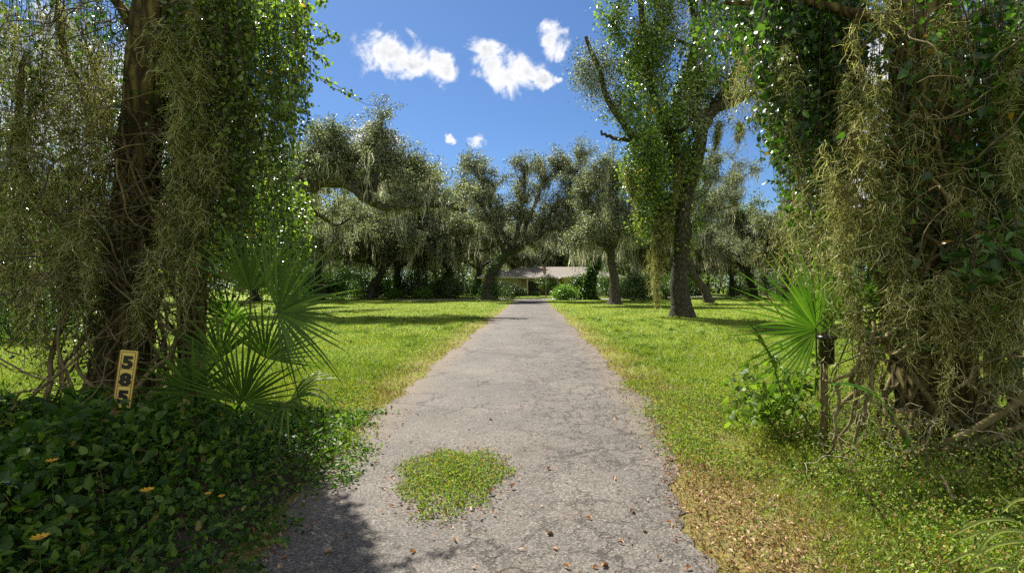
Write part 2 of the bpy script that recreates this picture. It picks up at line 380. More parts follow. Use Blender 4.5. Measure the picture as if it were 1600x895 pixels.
def build_road():
    ys = np.concatenate([np.arange(-8, 25, .07), np.arange(25, 66, .3)])
    cx = np.stack([road_cx(ys), ys], 1)
    V, F, l, r = strip(cx, 1.78, .008, R0)
    nr = np.clip((6.8-ys)/3.9, 0, 1.3); V = V.reshape(7, -1, 3); V[:, :, 0] += (np.linspace(.28, -.55, 7)[:, None])*nr[None]; l[:, 0] += .28*nr; r[:, 0] -= .55*nr; V = V.reshape(-1, 3)
    EDGE['y'], EDGE['l'], EDGE['r'] = ys, l[:, 0], r[:, 0]
    tag(MB().add(V, F).build('driveway', ROADM), 'cracked grey asphalt driveway running straight to the house', kind='structure')
    c2 = resample([(-14, 61), (-5, 63), (3, 64.5), (12, 67), (24, 76), (36, 84), (60, 88)], 120)
    V, F, _, _ = strip(c2, 2.2, .014, R0, .2)
    tag(MB().add(V, F).build('side_road', plain('pale_gravel', (.30, .28, .26), .9, var=.3, scale=3)), 'pale gravel turnaround crossing in front of the house', kind='structure')
def on_road(x, y, m=0.0):
    l = np.interp(y, EDGE['y'], EDGE['l']); r = np.interp(y, EDGE['y'], EDGE['r'])
    return (x > l+m) & (x < r-m) & (y < 64)

def build_grass():
    rng = np.random.default_rng(5)
    n = 620000
    r = (2.2**-.62+(rng.uniform(0, 1, n))*(60**-.62-2.2**-.62))**(-1/.62)
    th = rng.uniform(-.86, .86, n)
    x, y = r*np.sin(th), r*np.cos(th)
    keep = ~on_road(x, y, .03*rng.standard_normal(n)+.02)
    keep &= ~((x < -1.4) & (y < 4.6))
    # thin where bare soil shows beside the drive
    d = np.abs(x-road_cx(y))-1.75
    keep &= rng.uniform(0, 1, n) < np.clip(.25+d*.9+.3*np.sin(y*2.1+x)*np.sin(x*1.7-y), .12, 1)*np.where((x > 1)&(x < 2.4)&(y < 6), .45, 1)
    x, y, r = x[keep], y[keep], r[keep]; n = len(x)
    h = rng.uniform(.025, .07, n)*(1+.35*np.sin(x*1.3)*np.sin(y*.9))*(1+r*.012)
    w = .0045+.0011*r
    a = rng.uniform(0, 6.28, n); ln = rng.standard_normal((n, 2))*.6*h[:, None]
    s = np.stack([np.cos(a)*w*.5, np.sin(a)*w*.5], 1)
    b = np.stack([x, y], 1)
    V = np.stack([np.c_[b-s, np.zeros(n)], np.c_[b+s, np.zeros(n)], np.c_[b+ln, h]], 1)
    V = V.reshape(-1, 3); F = np.arange(n*3).reshape(-1, 3)
    tag(MB().add(V, F, 0, False).build('grass', m_grass()), 'short yellow-green lawn grass on both sides of the driveway', 'grass', kind='stuff')

def build_world():
    w = bpy.data.worlds.new('World'); SC.world = w; w.use_nodes = True
    nt = w.node_tree; nt.nodes.clear()
    out = N(nt, 'ShaderNodeOutputWorld')
    sky = N(nt, 'ShaderNodeTexSky', sky_type='NISHITA'); sky.sun_disc = False
    sky.sun_elevation = SUN_EL; sky.sun_rotation = -SUN_AZ
    sky.air_density = 1.0; sky.dust_density = .25; sky.ozone_density = 2.2; sky.altitude = 0
    tc = N(nt, 'ShaderNodeTexCoord'); d = tc.outputs['Generated']
    sky_c = mixc(nt, 1.0, sky.outputs[0], SKYTINT, 'MULTIPLY')
    clouds = [(612, 86, 58, 40), (588, 84, 34, 30), (645, 100, 26, 24), (692, 108, 33, 28), (655, 60, 0, 0), (762, 92, 44, 38), (800, 118, 58, 32), (850, 128, 32, 14), (738, 112, 20, 16),
              (862, 64, 30, 30), (850, 46, 14, 14), (874, 84, 16, 14), (877, 123, 10, 8), (575, 207, 44, 20), (606, 216, 20, 10), (562, 240, 60, 20), (748, 219, 19, 15), (704, 222, 12, 7),
              (330, 240, 120, 110), (120, 170, 200, 150), (60, 380, 220, 60), (1440, 140, 240, 130), (1380, 330, 160, 70), (660, 345, 80, 22)]
    field = None
    dn = N(nt, 'ShaderNodeTexNoise', {'Vector': d, 'Scale': 11.0, 'Detail': 7.0, 'Roughness': .62})
    off = N(nt, 'ShaderNodeVectorMath', {0: dn.outputs['Color'], 1: (.5, .5, .5)}, operation='SUBTRACT')
    off = N(nt, 'ShaderNodeVectorMath', {0: off.outputs[0], 3: .075}, operation='SCALE')
    dd = N(nt, 'ShaderNodeVectorMath', {0: d, 1: off.outputs[0]}, operation='ADD').outputs[0]
    for px, py, rx, rz in clouds:
        if rx == 0: continue
        v = np.array([(px-800)/800, 1, (447.5-py)/800]); L = np.linalg.norm(v); c = v/L
        s = N(nt, 'ShaderNodeVectorMath', {0: dd, 1: tuple(c)}, operation='SUBTRACT')
        s = N(nt, 'ShaderNodeVectorMath', {0: s.outputs[0], 1: (800*L/rx, 800*L/rx, 800*L/rz)}, operation='MULTIPLY')
        ln = N(nt, 'ShaderNodeVectorMath', {0: s.outputs[0]}, operation='LENGTH').outputs['Value']
        k = M(nt, 'SUBTRACT', 1.0, M(nt, 'MULTIPLY', ln, .93))
        field = k if field is None else M(nt, 'MAXIMUM', field, k)
    fb = noise(nt, d, 24, 9, .62, .5)
    f2 = M(nt, 'ADD', field, M(nt, 'MULTIPLY', M(nt, 'SUBTRACT', fb, .53), 2.3))
    dens = N(nt, 'ShaderNodeMapRange', {0: f2, 1: 0.0, 2: .62}, interpolation_type='SMOOTHSTEP').outputs[0]
    dens = M(nt, 'MULTIPLY', dens, M(nt, 'MULTIPLY', M(nt, 'ADD', field, .12), 3.0, clamp=True))
    core = M(nt, 'MULTIPLY', M(nt, 'SUBTRACT', f2, .45), 1.1, clamp=True)
    up = N(nt, 'ShaderNodeVectorMath', {0: d, 1: (.012, 0, -.02)}, operation='ADD').outputs[0]
    sh = M(nt, 'MULTIPLY', M(nt, 'SUBTRACT', noise(nt, up, 30, 7, .6, .5), .40), 2.8, clamp=True)
    cc = mixc(nt, M(nt, 'ADD', M(nt, 'MULTIPLY', core, M(nt, 'ADD', sh, .3)), M(nt, 'MULTIPLY', sh, .16), clamp=True), CLOUDW, CLOUDG)
    # unseen bright cumulus behind and above the camera, added as white fill light
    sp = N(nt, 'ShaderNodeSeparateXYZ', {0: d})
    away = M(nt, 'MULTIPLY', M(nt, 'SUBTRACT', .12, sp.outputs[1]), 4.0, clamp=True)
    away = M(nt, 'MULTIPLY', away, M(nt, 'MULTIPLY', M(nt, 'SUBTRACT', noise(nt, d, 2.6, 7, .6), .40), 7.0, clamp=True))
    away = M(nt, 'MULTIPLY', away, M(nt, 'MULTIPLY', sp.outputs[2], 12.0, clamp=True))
    sky_c = mixc(nt, away, sky_c, CLOUDFILL)
    col = mixc(nt, dens, sky_c, cc)
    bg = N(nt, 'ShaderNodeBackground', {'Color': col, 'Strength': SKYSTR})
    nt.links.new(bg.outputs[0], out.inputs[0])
    sun = bpy.data.lights.new('sun', 'SUN'); sun.energy = SUNSTR; sun.angle = radians(.5); sun.color = (1, .95, .87)
    o = bpy.data.objects.new('sun', sun); COL.objects.link(o)
    o.rotation_euler = Vector(SUN_DIR).to_track_quat('Z', 'Y').to_euler()
SKYSTR, SUNSTR = .15, 5.0
SKYTINT = (.18, .24, .315); CLOUDW = (3.0, 3.0, 3.05); CLOUDG = (1.15, 1.22, 1.34); CLOUDFILL = (2.7, 2.65, 2.6)
EXPOSURE = 1.28

# ---------------------------------------------------------------- oaks
def walk(p, d, L, n, rng, wig=.25, trop=0.0):
    P = [np.array(p, float)]; d = nrm(np.array(d, float)); s = L/n
    for k in range(n):
        d = nrm(d+rng.standard_normal(3)*wig+np.array([0, 0, trop])); P.append(P[-1]+d*s)
    return np.array(P)
def make_oak(root, trunk, trunk_r, limbs, rng, leafmat, leafL=.16, nleaf=40000, sub=7, twigs=5, moss_n=90, moss_len=(.4, 2.0), moss_w=.05,
             sub_len=.38, sig=.34, moss_mat=None, bark=None, sides=10, sub_trop=.09, twig_len=(.8, 1.7), start_t=.25, ivy=None, up=.75):
    """trunk: (K,3) local control points; limbs: list of (control points, radius)"""
    W = MB(); tw = []; anchors = []
    tp = resample(trunk, 16, trunk_r*.12, rng); rr = np.interp(np.linspace(0, 1, 16), [0, .06, .2, 1], [trunk_r*1.75, trunk_r*1.3, trunk_r, trunk_r*.72])
    W.add(*tubes(tp, rr, 22, .05, rng))
    for lp, lr in limbs:
        n = 18; P = resample(lp, n, .12, rng); L = np.sum(np.linalg.norm(np.diff(P, axis=0), axis=1))
        r = np.linspace(lr, lr*.22, n); W.add(*tubes(P, r*1.15, sides, .04, rng))
        for k in range(int(sub*max(.6, L/8))):
            t = rng.uniform(start_t, 1.0); i = min(n-2, int(t*(n-1))); q = P[i]
            dr = nrm(P[min(i+1, n-1)]-P[i]); side = nrm(rng.standard_normal(3)*[1, 1, .7]+[0, 0, up])
            d2 = nrm(dr*.5+side)
            l2 = sub_len*L*(1.1-.5*t)*rng.uniform(.6, 1.2); P2 = walk(q, d2, l2, 7, rng, .28, sub_trop)
            r2 = max(.025, r[i]*.6); W.add(*tubes(P2, np.linspace(r2, .018, 8), 5)); anchors += list(P2[2:])
            for j in range(twigs):
                i2 = rng.integers(2, 8); P3 = walk(P2[min(i2, 7)], rng.standard_normal(3)+[0, 0, .4], rng.uniform(*twig_len), 4, rng, .35, .1)
                tw.append(P3)
        anchors += list(P[4:])
    T = np.array(tw)
    W.add(*tubes(T, np.broadcast_to(np.linspace(.02, .006, 5), T.shape[:2]), 3))
    W.build('trunk', bark or BARK, root)
    pts = T[:, 1:].reshape(-1, 3); idx = rng.integers(0, len(pts), nleaf)
    C = pts[idx]+rng.standard_normal((nleaf, 3))*[sig, sig, sig*.75]
    C = C[C[:, 2] > 1.0]; sz = rng.uniform(.6, 1.3, len(C))
    mb = MB(); mb.add(*leaves(C, leafL*sz, leafL*.5*sz, rng, KITE, (0, 0, .1), (0, 0, .6)))
    mb.build('crown', leafmat, root)
    A = np.array(anchors); A = A[A[:, 2] > 2.5]
    if moss_n:
        A = A[rng.choice(len(A), min(moss_n, len(A)), False)]
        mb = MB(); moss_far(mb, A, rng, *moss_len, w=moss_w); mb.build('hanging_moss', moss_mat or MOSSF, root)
    if ivy:
        n, mt, lo = ivy; mb = MB(); k = rng.integers(0, 13, n); C = tp[k]+(tp[k+1]-tp[k])*rng.uniform(0, 1, (n, 1))
        a = rng.uniform(0, 6.28, n); rad = rr[k]*rng.uniform(1.0, 1.5, n)+.05
        C = C+np.stack([np.cos(a)*rad, np.sin(a)*rad, np.zeros(n)], 1)
        mb.add(*leaves(C, lo, lo*.8, rng, KITE, (0, 0, -.5))); mb.build('climbing_ivy', mt, root)
def auto_limbs(rng, H, S, fork=.28, n=6, lr=.22, top=None):
    L = []; a0 = rng.uniform(0, 6.28)
    top = np.array([0, 0, H*fork]) if top is None else np.array(top, float)
    for k in range(n):
        a = a0+k*2*pi/n+rng.uniform(-.35, .35); s = S*rng.uniform(.7, 1.15); hh = (H*.9-top[2])*(rng.uniform(.08, .35) if k % 2 else rng.uniform(.55, 1.0))
        u = np.array([cos(a), sin(a), 0]); wob = lambda: rng.standard_normal(3)*.45
        L.append(([top-[0, 0, rng.uniform(0, .8)], top+u*s*.25+[0, 0, hh*.45]+wob()*.5, top+u*s*.55+[0, 0, hh*.62]+wob(), top+u*s*.8+[0, 0, hh*.9]+wob(), top+u*s+[0, 0, hh*.8+.2]+wob()], lr*rng.uniform(.7, 1.1)))
    L.append(([top, top+[.3, .2, (H-top[2])*.4]+rng.standard_normal(3)*.4, top+[-.4, .3, (H-top[2])*.85]+rng.standard_normal(3)*.5], lr*.8))
    return L

def build_trees():
    # ---- heroes: big oak beyond the left curtain with a limb reaching over the lawn
    rng = np.random.default_rng(21)
    Y = 31; b = at(452, 0, Y)*[1, 1, 0]
    f = lambda px, py, dy=0: at(px, py, Y+dy)-b
    r = empty('oak_tree', b, 'big oak at the left with one long mossy limb reaching over the lawn', 'tree')
    make_oak(r, [(0, 0, 0), f(452, 420), f(458, 350), f(465, 300)], .55, [
        ([f(463, 310), f(500, 287), f(530, 290), f(560, 303, -1), f(600, 316), f(640, 322, -2), f(690, 324, -1), f(725, 330)], .42),
        ([f(465, 300), f(490, 270, 1), f(540, 285, 2), f(600, 270, 3), f(660, 300, 3)], .24),
        ([f(465, 300), f(500, 262), f(545, 245), f(590, 255), f(640, 275)], .26),
        ([f(585, 300, -1), f(592, 260, -1), f(596, 225), f(598, 195), f(592, 185)], .12),
        ([f(465, 300), f(470, 270, -1), f(500, 235), f(525, 215)], .2),
        ([f(560, 296, -1), f(610, 275, 1), f(660, 285, 1), f(690, 305, 1)], .18),
        ([f(465, 320), f(430, 280, 3), f(400, 240, 4), f(380, 190, 4)], .22),
        ([f(465, 320), f(480, 320, 4), f(520, 350, 7), f(560, 340, 9)], .2)], rng, G_OAK, .13, 100000, 12, 6, 300, (.6, 2.8), .06, .22, .21, sub_trop=.05, start_t=.1, up=1.1)
    # ---- big ivy-clad oak on the right lawn
    rng = np.random.default_rng(22)
    Y = 27; b = at(1066, 0, Y)*[1, 1, 0]
    f = lambda px, py, dy=0: at(px, py, Y+dy)-b
    r = empty('oak_tree', b, 'tall oak on the right lawn, its upper limbs wrapped in bright green vine', 'tree')
    make_oak(r, [(0, 0, 0), f(1062, 430), f(1066, 360), f(1075, 300), f(1087, 240), f(1100, 190)], .43, [
        ([f(1100, 195), f(1130, 160), f(1180, 135), f(1250, 110), f(1330, 60)], .32),
        ([f(1095, 210), f(1075, 140, 1), f(1085, 60), f(1080, -30), f(1090, -110)], .34),
        ([f(1080, 260), f(1035, 200), f(1010, 120), f(1000, 20), f(1010, -80)], .3),
        ([f(1100, 190), f(1140, 120, 2), f(1160, 40, 3), f(1190, -60, 3)], .3),
        ([f(1180, 135), f(1210, 150), f(1240, 190, -1), f(1270, 200)], .14)], rng, G_OAK, .12, 42000, 7, 6, 120, (.5, 2.6), .06, .24, .26, bark=BARKD)
    st = MB()      # the dead limb stubs on the left of it
    for pts, rad in (([f(1010, 235), f(985, 215), f(960, 170), f(942, 130), f(925, 95), f(918, 58)], .2), ([f(992, 222), f(965, 214), f(940, 206)], .16)):
        P = resample(pts, 14, .07, rng); st.add(*tubes(P, np.linspace(rad, rad*.45, 14), 9, .09, rng))
    st.build('dead_limb', BARK, r)
    mb = MB(); C = np.concatenate([f(*q)+rng.standard_normal((n, 3))*s for q, n, s in (((922, 100), 1500, .5), ((912, 120), 900, .4), ((935, 140), 1200, .45), ((955, 110), 900, .4), ((965, 165), 700, .4), ((945, 90), 500, .35))])
    mb.add(*leaves(C, .12, .065, rng)); mb.build('side_spray', G_OAK, r)
    # vine mass hanging over the limbs
    zs = [19.5, 16.7, 13.3, 9.95, 8.2, 6.6, 4.6]; xl = [5.0, 5.2, 5.4, 5.6, 6.3, 7.0, 7.8]; xr = [15, 13.8, 12.0, 10.1, 9.3, 8.9, 8.5]
    n = 520; kc = 46; zc = rng.uniform(5.2, 18.5, kc); ii = rng.integers(0, kc, n); uc = rng.uniform(0, 1, kc); z0 = zc[ii]+rng.standard_normal(n)*.55; lo = np.interp(z0, zs[::-1], xl[::-1]); hi = np.interp(z0, zs[::-1], xr[::-1])
    x0 = lo+(hi-lo)*uc[ii]+rng.standard_normal(n)*.42; y0 = Y+rng.standard_normal(kc)[ii]*.9+rng.standard_normal(n)*.4
    ln = np.minimum(rng.uniform(.6, 2.6, n), z0-4.2)
    mb = MB(); hang(mb, np.stack([x0, y0, z0], 1)-b, ln, rng, 60, .13, .095, OVAL, .2, .3, .008)
    n = 70; z0 = rng.uniform(4, 9, n); k = np.interp(z0, [0, 3.1, 5.5, 8], [8.98, 9.0, 9.2, 9.7]); a = rng.uniform(0, 6.28, n)
    hang(mb, np.stack([k+.62*np.cos(a), Y+.62*np.sin(a), z0], 1)-b, np.minimum(rng.uniform(.2, 1.2, n), z0-2.4), rng, 18, .12, .09, OVAL, .1, .1, .01)
    mb.build('climbing_vine', [G_IVY, TWIG], r)
    mb = MB()
    for px, py, L, rad in ((1030, 335, 5.0, .26), (1036, 330, 3.2, .3), (1024, 380, 2.6, .2), (1000, 300, 2.4, .2), (1045, 300, 2.6, .2), (985, 260, 1.8, .2), (1060, 250, 2.5, .2), (1012, 250, 2.6, .22), (1155, 190, 1.1, .12), (1120, 190, 1.6, .15), (1200, 160, 1.2, .15), (1235, 200, 1.5, .2)):
        festoon(mb, f(px, py, rng.uniform(-.6, .2)), L, rad, rng, 1100, 0, .02, .05)
    mb.build('moss_festoon', MOSS, r)
    # ---- leaning oak left of the drive end
    rng = np.random.default_rng(23)
    Y = 60; b = at(762, 0, Y)*[1, 1, 0]
    f = lambda px, py, dy=0: at(px, py, Y+dy)-b
    r = empty('oak_tree', b, 'leaning oak left of the drive end, its trunk bending over towards the house', 'tree')
    make_oak(r, [(0, 0, 0), f(762, 445), f(778, 412), f(800, 392), f(822, 378)], .62, [
        ([f(820, 380), f(845, 366, -1), f(868, 358, -1), f(893, 361, -2), f(915, 372, -2)], .3),
        ([f(820, 380), f(850, 350), f(872, 322), f(905, 300), f(925, 285)], .3),
        ([f(800, 392), f(815, 340), f(818, 290), f(822, 255)], .3),
        ([f(790, 400), f(770, 350, -2), f(745, 310, -2), f(720, 280, -2)], .28),
        ([f(815, 380), f(840, 300, 2), f(860, 275, 2), f(878, 262, 2)], .24),
        ([f(800, 392), f(770, 330, 3), f(760, 295, 3), f(735, 262)], .26),
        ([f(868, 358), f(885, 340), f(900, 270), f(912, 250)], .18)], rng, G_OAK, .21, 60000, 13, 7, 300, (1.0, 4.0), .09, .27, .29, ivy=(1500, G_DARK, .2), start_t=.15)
    # ---- furrowed straight-trunk oak right of the drive end
    rng = np.random.default_rng(24)
    Y = 46; b = at(960, 0, Y)*[1, 1, 0]
    f = lambda px, py, dy=0: at(px, py, Y+dy)-b
    r = empty('oak_tree', b, 'straight furrowed oak trunk right of the drive end with grass round its foot', 'tree')
    make_oak(r, [(0, 0, 0), f(960, 440), f(955, 410), f(952, 385)], .45, [
        ([f(953, 390), f(930, 350), f(915, 320), f(925, 285), f(945, 272)], .24),
        ([f(953, 390), f(975, 345), f(990, 310), f(1010, 280)], .24),
        ([f(953, 390), f(960, 340, 2), f(955, 290, 2), f(970, 262, 2)], .22),
        ([f(953, 395), f(925, 375, -2), f(905, 372, -2), f(893, 390, -2)], .2),
        ([f(953, 390), f(985, 365, -1), f(1010, 350, -2), f(1035, 350)], .2)], rng, G_OAK, .17, 52000, 13, 7, 260, (1.0, 3.8), .08, .3, .27, start_t=.12)
    rng = np.random.default_rng(25)
    Y = 62; b = at(921, 0, Y)*[1, 1, 0]
    f = lambda px, py, dy=0: at(px, py, Y+dy)-b
    r = empty('oak_tree', b, 'dark ivy-covered forked tree just left of the straight furrowed oak', 'tree')
    make_oak(r, [(0, 0, 0), f(920, 440), f(928, 420), f(934, 405)], .45, [
        ([f(930, 412), f(915, 395), f(900, 380), f(895, 350)], .25), ([f(932, 410), f(948, 385), f(955, 350), f(940, 320)], .25),
        ([f(930, 412), f(930, 370), f(925, 335)], .2)], rng, G_OAK2, .2, 26000, 9, 6, 100, (.6, 2.6), .08, .4, .45, ivy=(3200, G_DARK, .3))
    # ---- leaning dark trunk beyond the ivy-clad oak
    rng = np.random.default_rng(26)
    Y = 50; b = at(1108, 0, Y)*[1, 1, 0]
    f = lambda px, py, dy=0: at(px, py, Y+dy)-b
    r = empty('oak_tree', b, 'oak with a dark bare trunk slanting left, standing behind the vine-wrapped oak', 'tree')
    make_oak(r, [(0, 0, 0), f(1098, 448), f(1082, 425), f(1072, 400)], .4, [
        ([f(1074, 405), f(1078, 370), f(1095, 345), f(1120, 330), f(1150, 320)], .22),
        ([f(1072, 400), f(1065, 360), f(1080, 320), f(1110, 290), f(1120, 265)], .22),
        ([f(1072, 400), f(1090, 350, 3), f(1140, 300, 4), f(1165, 275, 4)], .2),
        ([f(1072, 400), f(1050, 370), f(1030, 345), f(1010, 335)], .2)], rng, G_OAK, .16, 42000, 11, 7, 200, (.8, 3.2), .07, .3, .27, start_t=.12)
    # ---- prototype oaks, copied round the lawn
    protos = []
    specs = [(31, 13.5, 10.5, .30, 8, G_OAK, [(0, 0, 0), (.25, .1, 1.6), (-.2, .2, 3.2), (.4, 0, 4.4)], .45),
             (32, 14.5, 11.0, .26, 8, G_OAK, [(0, 0, 0), (.5, 0, 1.5), (1.3, .3, 2.9), (1.9, .2, 4.3)], .5),
             (33, 12, 9.5, .25, 7, G_OAK2, [(0, 0, 0), (-.3, .1, 1.3), (-.5, .2, 2.6), (.1, 0, 3.6)], .38),
             (34, 15, 9.0, .3, 8, G_OAK, [(0, 0, 0), (.1, .1, 2.), (.2, -.2, 4.), (.0, 0, 5.6)], .42)]
    P = [  # proto, px of the trunk, depth, turn, scale, label
        (1, 577, 66, .4, 1.0, 'oak with an ivy-dark leaning trunk at the left edge of the far trees'),
        (0, 500, 62, 2.0, 1.0, 'far-left mossy oak standing just behind the upper palmetto fan'),
        (3, 655, 70, 1.1, 1.12, 'slim-trunked mossy oak behind the left lawn, under the long limb tip'),
        (0, 700, 74, 3.3, 1.22, 'mossy oak in the left row next to the leaning oak by the drive'),
        (2, 620, 76, 5.1, 1.4, 'low spreading oak in the shade between the two left lawn trunks'),
        (1, 1180, 66, 3.5, .88, 'oak with a crooked pale trunk standing on the far right lawn'),
        (0, 1142, 78, 4.4, .85, 'oak with twin dark trunks at the far edge of the right lawn'),
        (3, 1230, 60, .9, .8, 'mossy oak behind the big right palmetto fan'),
        (2, 1015, 74, 2.7, 1.35, 'round-headed oak in the shade behind the furrowed trunk'),
        (1, 1090, 92, 1.9, .9, 'far oak past the gravel side road, seen under slanting trunk'),
        (0, 1290, 70, 2.9, .95, 'oak half hidden behind the moss curtain of the right tree'),
        (3, 1380, 52, 3.9, .9, 'oak glimpsed through the vines of the right foreground tree'),
        (1, 1500, 60, 5.5, 1.0, 'oak at the right edge glimpsed behind dark vine stems'),
        (0, 805, 112, .5, 1.25, 'oak rising behind the left half of the house roof'),
        (3, 870, 116, 4.9, 1.15, 'oak rising behind the middle of the house roof'),
        (2, 935, 108, 3.0, 1.5, 'oak rising behind the right end of the house'),
        (0, 750, 98, 1.6, 1.25, 'oak behind the left wing of the house'),
        (2, 400, 58, .2, 1.15, 'oak behind the left palmetto, seen between the hanging vines'),
        (3, 300, 50, 1.3, .9, 'oak seen through the leafy curtain right of the left trunk'),
        (1, 120, 46, 2.2, .95, 'oak seen through the moss left of the left foreground trunk'),
        (0, -30, 40, 4.1, 1.0, 'oak at the left edge behind the moss-hung twigs'),
        (0, 540, 88, 2.5, 1.05, 'distant oak filling the gap above the left lawn shrubs'),
        (2, 1060, 104, .8, 1.2, 'distant oak above the far right shrubs'),
        (0, 1195, 98, 5.9, 1.1, 'distant oak behind the crooked pale trunk'),
        (3, 985, 96, 2.3, 1.15, 'distant oak between the house and the shaded round-headed oak'),
        (2, 1650, 44, 1.0, 1.1, 'oak beyond the right edge of the thicket'),
        (0, 680, 105, 5.2, 1.0, 'distant oak deep in the wood behind the left row'),
    ]
    for sd, H, S, fk, n, lm, tr, tr_r in specs:
        rng = np.random.default_rng(sd)
        r = empty('oak_tree', (0, 0, 0), 'x', 'tree')
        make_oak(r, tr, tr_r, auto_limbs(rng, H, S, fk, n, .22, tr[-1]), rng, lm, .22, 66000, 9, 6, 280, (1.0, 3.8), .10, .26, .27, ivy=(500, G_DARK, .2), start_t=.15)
        protos.append([r, False])
    for k, px, Y, rz, s, lab in P:
        o, used = protos[k]; loc = at(px, 0, Y)*[1, 1, 0]
        if not used:
            o.location = loc; o.rotation_euler.z = rz; o.scale = (s,)*3; o['label'] = lab; o['group'] = 'oaks round the lawn'; protos[k][1] = True
        else: copy_tree(o, loc, rz, s, lab, 'oaks round the lawn')

def build_woods():
    """far wood that closes the horizon"""
    rng = np.random.default_rng(41); mb = MB(); n = 120000
    th = rng.uniform(-1.15, 1.15, n); rr = rng.uniform(120, 150, n)
    top = 12+3.2*np.sin(th*23)+2.0*np.sin(th*57+1)+1.5*np.sin(th*131)
    top = np.where(np.abs(th-.33) < .04, 5, top)
    z = rng.uniform(0, 1, n)**.8*top
    C = np.stack([rr*np.sin(th), rr*np.cos(th), z], 1)
    mb.add(*leaves(C, .75, .45, rng, KITE, (0, 0, .1)))
    n = 130; th = rng.uniform(-1.1, 1.1, n); rr = rng.uniform(116, 140, n)
    P0 = np.stack([rr*np.sin(th), rr*np.cos(th), np.zeros(n)], 1)
    t = np.linspace(0, 1, 6); Pp = P0[:, None]+np.stack([rng.standard_normal((n, 1))*1.5*t, rng.standard_normal((n, 1))*1.5*t, 8*t[None]*np.ones((n, 1))], -1)
    mb.add(*tubes(Pp, np.broadcast_to(np.linspace(.35, .15, 6), (n, 6)), 6), 1)
    tag(mb.build('far_woods', [G_OAK2, BARK]), 'far wood closing the view beyond the house and lawns', 'woods', kind='stuff')

def shrub_proto(rng, rad, hgt, n, L, mt, tmpl=KITE, stems=8):
    r = empty('shrub', (0, 0, 0), 'x', 'shrub')
    mb = MB(); k = 26
    a = rng.uniform(0, 6.28, k); q = np.sqrt(rng.uniform(0, 1, k))*rad*.8; hz = rng.uniform(.25, .95, k)*hgt*np.sqrt(np.clip(1-(q/rad)**2, .2, 1))
    c = np.stack([q*np.cos(a), q*np.sin(a), hz], 1); i = rng.integers(0, k, n)
    C = c[i]+rng.standard_normal((n, 3))*[rad*.2, rad*.2, hgt*.13]; C[:, 2] = np.abs(C[:, 2])
    sz = rng.uniform(.6, 1.3, n); mb.add(*leaves(C, L*sz, L*.5*sz, rng, tmpl, (0, 0, .2))); mb.build('foliage', mt, r)
    T = np.array([resample([(0, 0, 0), c[j]*.5+[0, 0, .1], c[j]], 6) for j in range(stems)])
    MB().add(*tubes(T, np.broadcast_to(np.linspace(.03, .01, 6), T.shape[:2]), 4)).build('stem', TWIG, r)
    return r
